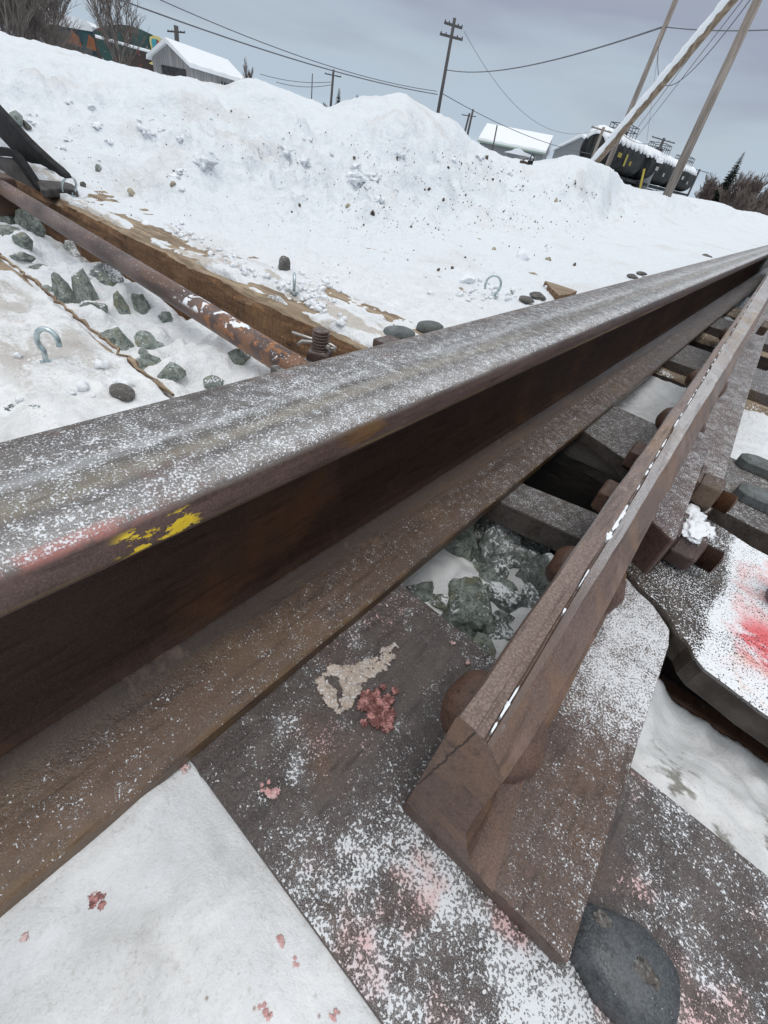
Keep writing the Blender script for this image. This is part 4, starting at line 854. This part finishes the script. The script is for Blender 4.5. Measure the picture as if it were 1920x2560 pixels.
def pole(px0, py0, px1, py1, D, w0, w1, mat, label, arms=(), name='utility_pole', D1=None, xtra=None):
    a = at(px0, py0, D); b = at(px1, py1, D1 or D); d = (b - a).normalized(); base = a - d * max(.5, (a.z + .3) / max(.2, d.z)) if D1 is None or True else a
    t = thing(name, base, label, 'utility pole' if name == 'utility_pole' else 'pole', 'wooden utility poles' if name == 'utility_pole' else None)
    obj('pole_shaft', MB().tube([base, b], [w0, w1], 12), mat, t)
    side = rx
    for (k, half, tilt) in arms:           # distance below the top in metres
        c = b - d * k; arm = MB(); s = (side + Vector((0, 0, tilt))).normalized()
        M = Matrix.Translation(c + Vector((0, -.02, 0))) @ s.to_track_quat('X', 'Z').to_matrix().to_4x4()
        arm.box(-half, half, -.05, .05, -.05, .05, M)
        for q in (-.92, -.5, .5, .92): arm.lathe([(.03, 0), (.035, .06), (.02, .10)], c + s * half * q + Vector((0, 0, .03)), (0, 0, 1), 6)
        obj('crossarm', arm, mat, t)
    return t, b
pC, topC = pole(1096, 275, 1137, 45, 36, .11, .085, M_poled, 'tall dark utility pole with two crossarms behind the main snow peak', [(.28, .52, -.05), (.72, .66, -.02)])
pole(443, 112, 440, 64, 62, .22, .20, M_poled, 'dark utility pole rising behind the shed roof', [(.4, .8, .1)])
pole(828, 250, 834, 174, 75, .16, .13, M_poled, 'short utility pole with crossarm left of the two pointed trees', [(.5, 1.0, 0)])
pole(779, 245, 781, 184, 80, .08, .06, M_poled, 'thin bare mast left of the short crossarm pole', name='mast')
pole(1165, 318, 1174, 283, 90, .17, .15, M_poled, 'small far pole with crossarm right of the main peak', [(.3, 1.1, .05)])
pole(1172, 322, 1183, 273, 70, .14, .12, M_poled, 'plain leaning pole crossing the small far pole')
pole(1232, 370, 1243, 313, 45, .06, .05, M_poled, 'thin mast in front of the long grey house', name='mast')
pole(1478, 402, 1510, 318, 55, .15, .12, M_polew, 'pale utility pole with crossarm beside the gabled house', [(.2, 1.1, -.05)])
pole(1639, 395, 1661, 345, 80, .18, .16, M_poled, 'utility pole with crossarm standing behind the first tank car', [(.2, 1.6, -.05)])
pole(1742, 440, 1750, 423, 130, .2, .18, M_poled, 'farthest crossarm pole above the last tank car', [(.2, 2.2, -.05)])
pD, topD = pole(1524, 400, 1698, -20, 17, .07, .06, M_polew, 'slim tall pole crossed by the snow covered brace')
pE, topE = pole(1672, 478, 1903, -20, 13.5, .095, .078, M_polew, 'smooth grey pole at the right with nothing on it')
# pushed brace pole with snow on its upper side
a = at(1484, 412, 12); b = at(1856, -30, 11); t = thing('brace_pole', a, 'slanting brown pole with a thick strip of snow along its upper side', 'pole')
mb = MB(); pts = [a + (b - a) * (k / 14) + Vector((0, 0, .006 * math.sin(k * 1.7))) for k in range(-2, 16)]; mb.tube(pts, .070, 12); obj('pole_shaft', mb, simple('brown_pole_wood', (.16, .12, .085), (.30, .235, .17), 6, .85, .5, .01, str_=(4, 4, 1)), t)
off = (Vector((-.85, -.5, .75))).normalized() * .055; mb = MB(); pts = [a + (b - a) * (k / 40) + off * (1 + .08 * math.sin(k * .9) + .06 * math.sin(k * 2.7)) for k in range(-3, 42)]
mb.tube(pts, [.066 + .006 * math.sin(k * 1.3) + .005 * math.sin(k * 3.1) for k in range(45)], 10); obj('snow_strip', mb, M_cap, t)

def wire(p, q, sag, r, label, seg=18):
    pts = [p + (q - p) * (k / seg) - Vector((0, 0, sag * 4 * (k / seg) * (1 - k / seg))) for k in range(seg + 1)]
    obj('power_line', MB().tube(pts, r, 5), M_wire, label=label, cat='wire', group='overhead wires')
wire(at(270, -12, 22), at(1094, 236, 36), .25, .022, 'thick overhead wire ending on the tall double arm pole, lower of two from upper left')
wire(at(375, -12, 24), at(1092, 228, 36), .35, .016, 'thin overhead wire above the thick one from upper left')
wire(at(1118, 175, 36), at(1656, 68, 17), .35, .020, 'overhead wire curving from the double arm pole to the slim tall pole')
wire(at(1660, 67, 17), at(2000, 70, 14), .05, .010, 'overhead wire leaving the slim tall pole to the right')
wire(at(1647, 112, 17), at(1890, -20, 12), .9, .009, 'drooping cable from the slim tall pole up to the right')
wire(at(1108, 235, 36), at(1480, 385, 55), .4, .020, 'overhead wire from the double arm pole down to the gabled house')
wire(at(1160, 78, 36), at(1505, 322, 55), 1.8, .012, 'faint sagging wire from the top of the double arm pole')
wire(at(1575, 345, 20), at(1845, -20, 12), .0, .008, 'left guy wire beside the snow covered brace')
wire(at(1590, 345, 20), at(1872, -20, 12), .0, .008, 'right guy wire beside the snow covered brace')
wire(at(1645, 130, 17), at(1617, 352, 18), .0, .004, 'thin hanging cord right of the slim tall pole')
wire(at(650, 185, 75), at(828, 205, 75), .3, .03, 'short far wire reaching the short crossarm pole, upper')
wire(at(690, 205, 75), at(828, 212, 75), .3, .03, 'short far wire reaching the short crossarm pole, lower')
wire(at(1560, 338, 55), at(1655, 349, 80), .5, .02, 'far wire above the first tank car')

# houses
def gable(name, A, B, depth, zw, zr, wallm, label, over=.3, snow=.35, zb=-.3, roofk=1):
    """ridge parallel to A-B (eave line nearest), depth away from the camera"""
    A = Vector((A[0], A[1], 0)); B = Vector((B[0], B[1], 0)); e = (B - A); L = e.length; e.normalize(); nrm = Vector((-e.y, e.x, 0))
    if nrm.dot(A - CAMP) < 0: nrm = -nrm
    t = thing(name, (A + B) / 2 + Vector((0, 0, zb)), label, 'building')
    def W_(u, v, z): return A + e * u + nrm * v + Vector((0, 0, z))
    mb = MB(); vs = [W_(0, 0, zb), W_(L, 0, zb), W_(L, depth, zb), W_(0, depth, zb), W_(0, 0, zw), W_(L, 0, zw), W_(L, depth, zw), W_(0, depth, zw), W_(0, depth / 2, zr), W_(L, depth / 2, zr)]
    mb.add(vs, [(0, 1, 5, 4), (2, 3, 7, 6), (1, 2, 6, 9, 5), (3, 0, 4, 8, 7), (4, 5, 9, 8), (6, 7, 8, 9), (0, 3, 2, 1)]); wall = obj('wall', mb, wallm, t)
    sl = (zr - zw) / (depth / 2); mb = MB()
    for s in (0, 1):
        v0 = -over if s == 0 else depth + over; z0 = zw - over * sl; vm = depth / 2
        th = snow; n = 12; vs = []
        for i in range(n + 1):
            u = -over + (L + 2 * over) * i / n; w = .12 * snow * math.sin(i * 2.1)
            vs += [W_(u, v0, z0 + .02), W_(u, v0 + (.05 if s == 0 else -.05), z0 + th + w), W_(u, vm, zr + th * 1.1), W_(u, vm, zr + .02)]
        mb.add(vs, [(i * 4 + j, i * 4 + (j + 1) % 4, (i + 1) * 4 + (j + 1) % 4, (i + 1) * 4 + j) for i in range(n) for j in range(4)] + [(0, 1, 2, 3), (n * 4 + 3, n * 4 + 2, n * 4 + 1, n * 4)])
    rf = obj('snowy_roof', mb, M_cap, t)
    return t, W_, L, sl
# long grey house
A = at(1201, 350, 92); B = at(1360, 380, 90.5)
t, W_, L, sl = gable('long_house', A, B, 7.5, at(1201, 347, 92).z - .1, at(1215, 322, 95).z + .35, M_wallg, 'long grey house with a deep snow covered roof behind the bank')
mb = MB(); c0 = W_(-.3, -.34, A.z - .15); c1 = W_(L + .3, -.34, A.z - .15); mb.tube([c0, c1], .13, 6); obj('eave_trim', mb, M_green, t)
# gabled house
A = at(1386, 377, 78); B = at(1490, 372, 70)
zpk = at(1466, 346, 74).z; e = (Vector((B.x, B.y, 0)) - Vector((A.x, A.y, 0))); nrm = Vector((-e.y, e.x, 0)).normalized(); nrm = nrm if nrm.dot(A) > 0 else -nrm
t = thing('gabled_house', (A + B) / 2 * 1 - Vector((0, 0, ((A + B) / 2).z + .3)), 'grey house with its gable end facing the track, right of the long house', 'building')
mid = A.lerp(B, .62); f0 = [Vector((A.x, A.y, -.3)), Vector((B.x, B.y, -.3)), Vector((B.x, B.y, at(1490, 370, 70).z)), Vector((mid.x, mid.y, zpk)), Vector((A.x, A.y, at(1387, 376, 78).z))]
mb = MB().poly3(f0, nrm * 9); obj('wall', mb, M_wallg, t)
mb = MB(); 
for (a_, b_) in ((f0[4], f0[3]), (f0[3], f0[2])):
    dd = (b_ - a_).normalized(); o1 = a_ - dd * (.4 if a_ is f0[4] else 0) - nrm * .3; o2 = b_ + dd * (.4 if b_ is f0[2] else 0) - nrm * .3
    mb.poly3([o1 + uz * .03, o2 + uz * .03, o2 + uz * .38, o1 + uz * .22], nrm * 9.6)
obj('snowy_roof', mb, M_cap, t)
# low snow covered shed in front of the long house
a0, a1 = at(1268, 378, 60), at(1336, 400, 58); mb = MB(); mb.poly3([Vector((a0.x, a0.y, -.3)), Vector((a1.x, a1.y, -.3)), Vector((a1.x, a1.y, a1.z)), Vector((a0.x, a0.y, a0.z))], (-1.5, 2.5, 0)); t = thing('low_shed', (a0.x, a0.y, -.3), 'low building with a humped snow load in front of the long grey house', 'shed'); obj('wall', mb, M_wallg, t)
mb = MB(); pr_ = [(1262, 379), (1280, 376), (1288, 371), (1300, 371), (1312, 381), (1338, 392), (1337, 397), (1300, 388), (1268, 381)]; mb.poly3([at(a_, b_, 59) for a_, b_ in pr_], (-1.5, 2.6, .0)); obj('snow_cap', mb, M_cap, t)
# grey shed at upper left
A = at(471, 161, 40); B = at(606, 190, 45.5); zr_ = at(428, 108, 41.5).z
t, W_, L, sl = gable('wooden_shed', A, B, 2.5, at(471, 161, 40).z, zr_ - .1, M_wallw, 'grey weathered shed with a snow covered gable roof at upper left', over=.25, snow=.22)
for (u0, u1) in ((.52, .80),):
    fr = obj('window', MB().poly3([W_(L * u0, -.03, A.z - .95), W_(L * u1, -.03, A.z - .95), W_(L * u1, -.03, A.z - .35), W_(L * u0, -.03, A.z - .35)], W_(0, .02, 0) - W_(0, 0, 0)), M_dark, t)
    mb = MB()
    for k in range(6): u = L * (u0 + (u1 - u0) * k / 5); mb.tube([W_(u, -.06, A.z - .97), W_(u, -.06, A.z - .33)], .035, 4)
    obj('window_frame', mb, M_offw, fr)
gw = obj('window', MB().poly3([W_(-.03, .2, A.z - .65), W_(-.03, 1.9, A.z - .65), W_(-.03, 1.9, A.z - .25), W_(-.03, .2, A.z - .25)], W_(.02, 0, 0) - W_(0, 0, 0)), M_dark, t)
# dark mural building with arched top
def mural():
    n = NT('mural_paint', .7); a = n.noise(.55, 5, n.map((1, 1, .8))); b = n.noise(1.3, 4)
    col = n.mix(n.mr(a, .48, .58), (.05, .036, .032), (.025, .07, .065)); col = n.mix(n.mr(b, .60, .68), col, (.16, .045, .035)); col = n.mix(n.mr(n.noise(2.2, 4), .66, .72), col, (.35, .40, .36))
    return n.done(col)
M_mural = mural()
Dm = 58; top = [(231, 78), (240, 72), (262, 65), (285, 62), (301, 61), (325, 64), (347, 71), (368, 81), (386, 90), (408, 101), (430, 115)]
tp = [at(a_, b_, Dm) for a_, b_ in top]; bl = [Vector((tp[-1].x, tp[-1].y, -.3)), Vector((tp[0].x, tp[0].y, -.3))]
t = thing('mural_building', bl[1], 'dark building with a rounded top and painted murals behind the bare birch', 'building')
obj('wall', MB().poly3(bl[::-1][:0] + [bl[1]] + [bl[0]] + tp[::-1], (-4, 4.5, 0)), M_mural, t)
nd = -Vector((FW.x, FW.y, 0)).normalized() * .12
lp = [at(a_, b_, Dm - .3) for a_, b_ in [(238, 90), (290, 105), (340, 119), (372, 128), (405, 138)]]; obj('snowy_ledge', MB().tube(lp, .10, 6), M_cap, t)
def strip(pix, mat, nm, D=Dm - .45): obj(nm, MB().poly3([at(a_, b_, D) for a_, b_ in pix], (-.05, .06, 0)), mat, t)
M_blue = simple('mural_blue', (.03, .22, .27), (.06, .32, .38), 2, .7); M_red = simple('mural_red', (.30, .03, .03), (.38, .06, .05), 2, .7); M_yel = simple('mural_yellow', (.50, .42, .14), (.60, .52, .22), 2, .7); M_org = simple('mural_orange', (.24, .09, .04), (.32, .13, .06), 2, .7)
strip([(374, 92), (384, 88), (398, 92), (404, 100), (398, 104), (392, 98), (380, 96), (378, 104), (382, 125), (379, 125), (374, 104)], M_yel, 'mural_outline')
strip([(378, 98), (386, 92), (391, 98), (391, 112), (395, 150), (386, 151), (381, 120)], M_blue, 'mural_figure')
strip([(391, 104), (396, 100), (399, 110), (401, 135), (396, 137), (394, 120)], M_red, 'mural_figure')
strip([(372, 158), (384, 152), (398, 154), (408, 156), (402, 161), (380, 162)], M_yel, 'mural_base')
# teal wall left of it
P6 = [(120, 60), (150, 62), (231, 78)]; w_ = [at(a_, b_, 62) for a_, b_ in P6]
t = thing('painted_fence', Vector((w_[0].x, w_[0].y, -.3)), 'long low teal wall with orange shapes and snowy top, left of the dark mural building', 'wall')
obj('wall', MB().poly3([Vector((w_[0].x, w_[0].y, -.3)), Vector((w_[-1].x, w_[-1].y, -.3))] + w_[::-1], (-.4, .5, 0)), simple('teal_paint', (.03, .07, .085), (.055, .115, .13), .6, .8), t)
obj('snowy_top', MB().poly3([at(a_, b_, 61.9) for a_, b_ in [(120, 60), (231, 79), (231, 66), (215, 52), (190, 42), (165, 38), (140, 38), (120, 40)]], (-3, 3, 0)), M_cap, t)
for pg in ([(165, 105), (178, 74), (196, 92), (205, 118)], [(216, 120), (222, 86), (240, 104), (250, 132)]): obj('painted_shape', MB().poly3([at(a_, b_, 61.6) for a_, b_ in pg], (-.05, .05, 0)), M_org, t)

# tank cars
def tank_car(x, y0, L, label, mk=0):
    t = thing('tank_car', (x, y0 + L / 2, -.1), label, 'tank car', 'black tank cars in a row'); R = 1.45; zc = 2.75; n = 28; gap = .55
    prof = [(.35, gap), (.9, gap + .12), (1.25, gap + .3), (R, gap + .62), (R, L - gap - .62), (1.25, L - gap - .3), (.9, L - gap - .12), (.35, L - gap)]
    tk = obj('tank', MB().lathe(prof, (x, y0, zc), (0, 1, 0), n), M_black, t)
    mb = MB(); vs = []; fs = []; m_ = 40; K = 9                     # snow lying on the top
    for i in range(m_ + 1):
        y = y0 + gap + .1 + (L - 2 * gap - .2) * i / m_; ex = 1.15 + .14 * math.sin(i * 1.3 + y0) + .16 * mnoise.noise(Vector((y * 1.3, 0, mk)))
        rr_ = R + .10 if 1 < i < m_ - 1 else 1.2
        for j in range(K): a = (j / (K - 1) * 2 - 1) * (.72 if j else .72) * ex * 1.15; hh = rr_ + .22 * math.cos(a) ** 2; vs.append((x + hh * math.sin(a), y, zc + hh * math.cos(a)))
        for j in range(K)[::-1]: a = (j / (K - 1) * 2 - 1) * .72 * ex * 1.15; vs.append((x + (rr_ - .12) * math.sin(a), y, zc + (rr_ - .12) * math.cos(a)))
    k2 = 2 * K
    for i in range(m_): fs += [(i * k2 + j, i * k2 + (j + 1) % k2, (i + 1) * k2 + (j + 1) % k2, (i + 1) * k2 + j) for j in range(k2)]
    fs += [tuple(range(k2)), tuple(m_ * k2 + j for j in range(k2))[::-1]]; obj('snow_load', mb.add(vs, fs, True), M_cap, tk)
    mb = MB(); mb.box(x - 1.3, x + 1.3, y0 + .1, y0 + L - .1, .95, 1.2); obj('underframe', mb, M_black, t)
    yc = y0 + L / 2; zt = zc + R + .15; mb = MB(); mb.lathe([(.5, 0), (.5, .45), (.35, .55)], (x, yc, zt - .1), (0, 0, 1), 12); obj('dome', mb, M_dark, t)
    mb = MB()
    for dx in (-1, 1):
        for z in (.4, .8): mb.tube([(x + dx, yc - 1.5, zt + z), (x + dx, yc + 1.5, zt + z)], .035, 5)
        for dy in (-1.5, -.5, .5, 1.5): mb.tube([(x + dx, yc + dy, zt - .1), (x + dx, yc + dy, zt + .8)], .035, 5)
    for dy in (-1.5, 1.5):
        for z in (.4, .8): mb.tube([(x - 1, yc + dy, zt + z), (x + 1, yc + dy, zt + z)], .035, 5)
    obj('railing', mb, M_dark, t)
    for yb in (y0 + 1.9, y0 + L - 1.9):
        mb = MB(); mb.box(x - .9, x + 1.0, yb - 1.2, yb + 1.2, .45, .8); bo = obj('bogie', mb, M_black, t)
        for dy in (-.85, .85):
            for dx in (-.75, .75): w = MB(); w.lathe([(.42, -.07), (.46, 0), (.42, .07)], (x + dx, yb + dy, .42), (1, 0, 0), 16); obj('wheel', w, M_dark, bo)
    mb = MB(); a_ = R_(88)
    for dy, w, z in ((-3.2, .25, 0), (-2.8, .25, 0), (-2.4, .25, 0), (1.2, .2, -.35), (1.6, .2, -.35)): mb.box(x + R + .005, x + R + .03, yc + dy, yc + dy + w, zc + z - .18, zc + z + .18)
    obj('stencil_mark', mb, M_offw if mk else M_yellow, tk)
    if not mk: mb = MB(); mb.box(x + R + .01, x + R + .04, yc - .6, yc - .1, zc - .7, zc + .25); obj('yellow_panel', mb, M_yellow, tk)
tank_car(-20.5, 53.5, 14.2, 'nearest black tank car with yellow panel and heavy snow on top', 0)
tank_car(-20.5, 68.5, 14.2, 'middle black tank car with white stencil marks and snow on top', 1)
tank_car(-20.5, 83.5, 14.2, 'farthest black tank car at the end of the snowy row', 2)
mb = MB(); a = at(1611, 468, 30); b = at(1611, 422, 30); mb.tube([a - Vector((0, 0, .8)), b], .055, 6); obj('marker_post', mb, M_yellow, label='yellow marker post in front of the tank cars', cat='post')

# trees
def bare_tree(h, spread, seed, mat, label, loc, upright=.6, density=1.0, twig=.012, name='bare_tree', group='leafless trees'):
    rnd = random.Random(seed); tr = MB(); cr_ = MB()
    def grow(p, d, L, r, lev):
        q = p; pts = [p]; rs = [r]; nseg = 3
        for i in range(nseg):
            d = (d + Vector((rnd.gauss(0, .12), rnd.gauss(0, .12), rnd.gauss(0, .06) + .05 * upright))).normalized(); q = q + d * L / nseg; pts.append(q); rs.append(max(twig * .6, r * (1 - .22 * (i + 1))))
        (tr if lev < 1 else cr_).tube(pts, rs, 5 if lev < 1 else 3, cap=False, sm=True)
        if lev >= 4: return
        nb = int((5 if lev == 0 else 4 if lev < 3 else 3) * density + rnd.random())
        for k in range(nb):
            f = rnd.uniform(.3 if lev else .05, 1); i = min(2, int(f * 3)); pp = pts[i].lerp(pts[i + 1], f * 3 - i)
            sd_ = Vector((rnd.gauss(0, 1), rnd.gauss(0, 1), 0)); sd_ = sd_.normalized() if sd_.length > .01 else Vector((1, 0, 0))
            nd_ = (d * rnd.uniform(.5, .9) + sd_ * spread * rnd.uniform(.5, 1) + Vector((0, 0, upright * .5))).normalized()
            grow(pp, nd_, L * rnd.uniform(.5, .75), max(twig, r * .5), lev + 1)
        grow(pts[-1], d, L * .6, max(twig, r * .55), lev + 1)
    loc = Vector(loc)
    grow(loc, Vector((0, 0, 1)), h * .42, h * .014, 0)
    t = thing(name, loc, label, 'tree', group); obj('trunk', tr, mat, t); obj('crown', cr_, mat, t); return t
def spruce(h, seed, label, loc):
    rnd = random.Random(seed); mb = MB(); loc = Vector(loc)
    t = thing('spruce_tree', loc, label, 'tree'); obj('trunk', MB().tube([loc, loc + Vector((0, 0, h))], [h * .018, h * .004], 6), M_brown, t)
    z = h * .12
    while z < h:
        R = (1 - z / h) * h * .20 * rnd.uniform(.7, 1.2) + .1
        for k in range(16):
            a = rnd.uniform(0, 6.28); r = R * rnd.uniform(.6, 1.1); c = loc + Vector((0, 0, z)); e = c + Vector((math.cos(a) * r, math.sin(a) * r, -r * .25)); w = Vector((-math.sin(a), math.cos(a), 0)) * max(r * .22, h * .012)
            m_ = c.lerp(e, .6); mb.add([c, m_ + w, e, m_ - w, m_ + Vector((0, 0, -r * .22))], [(0, 1, 2, 3), (0, 4, 2), (1, 4, 3)])
            for s in range(7): f = rnd.uniform(.3, 1); g_ = c.lerp(e, f); mb.add([g_, g_ + w * rnd.uniform(-1.6, 1.6) + Vector((0, 0, -r * .2)), g_ + (e - c) * .2], [(0, 1, 2)])
        z += h * .020
    obj('crown', mb, M_ever, t)
bt = bare_tree
def gnd(px, py, D): q = at(px, py, D); return (q.x, q.y, -.2)
bt(7.2, .55, 1, M_brown, 'bare round topped birch in front of the dark mural building', gnd(290, 160, 40), .5, 1.25)
bt(2.9, .18, 2, M_brown, 'slender bare tree at the right end of the shed roof', gnd(618, 185, 42), 1.4, 1.2)
P = bt(4.6, .6, 3, M_brown, 'bare bush at the top left corner, nearest the frame edge', gnd(5, 90, 24), .5, 1.45, .0075)
lab = ['bare bush second from the left frame edge', 'bare bush third from the left frame edge', 'bare bush above the left of the snow bank', 'bare bush reaching highest at upper left', 'bare bush beside the teal wall', 'low bare bush in front of the teal wall', 'thin bare bush left of the birch', 'dense bare bush behind the first bushes at upper left']
for i, (px, D, s, rz) in enumerate([(35, 25, 1.0, 1), (68, 27, .95, 2.2), (98, 26, .80, 3.1), (120, 33, 1.15, .6), (150, 30, .62, 4), (185, 32, .45, 5), (215, 35, .42, 2), (50, 32, 1.3, 5.5)]):
    c = copy_tree(P); g = gnd(px, 100 + px * .2, D); c.location = g; c.rotation_euler = (0, 0, rz); c.scale = (s, s, s); c['label'] = lab[i]
P2 = bt(4.4, .6, 6, M_brown2, 'reddish bare tree right behind the last tank car', gnd(1775, 470, 62)[:2] + (-1.3,), .7, 1.45, .017, 'bare_tree', 'leafless trees beyond the tank cars')
lab = ['reddish bare tree left of the dark leaning spruce', 'reddish bare tree right of the dark leaning spruce', 'dense reddish bare tree near the right edge', 'grey bare tree at the right frame edge', 'low bare tree in front at the right edge', 'bare tree between spruce and frame edge, set back', 'pale bare tree beyond the others at the right edge', 'tall bare tree outside the cluster to the far right']
for i, (px, D, s, rz) in enumerate([(1790, 66, .95, 1), (1835, 60, 1.05, 2), (1862, 58, 1.1, 3), (1905, 55, 1.0, 4), (1890, 50, .75, 5), (1850, 66, 1.2, 6), (1925, 60, 1.1, 2.5), (1950, 58, 1.15, 3.6)]):
    c = copy_tree(P2); g = gnd(px, 470 + (px - 1775) * .4, D); c.location = (g[0], g[1], -1.3); c.rotation_euler = (0, 0, rz); c.scale = (s, s, s); c['label'] = lab[i]
bt(6.5, .3, 9, M_brown, 'tall bare shrub behind the gabled house roof', gnd(1505, 370, 86), 1.2, 1.3, .03)
bt(3.4, .35, 13, M_brown, 'dark bare shrub between thin mast and short pole', gnd(812, 245, 82), .9, 1.3, .03)
spruce(4.8, 4, 'dark narrow spruce among the bare trees at the right', gnd(1808, 480, 62))
spruce(4.4, 5, 'loose dark tree left of two behind the bank, beside the short pole', gnd(847, 240, 74))
spruce(4.4, 6, 'loose dark tree right of two behind the bank', gnd(893, 240, 78))
spruce(4.0, 7, 'tiny dark evergreen top above the long grey house roof', gnd(1291, 330, 108))
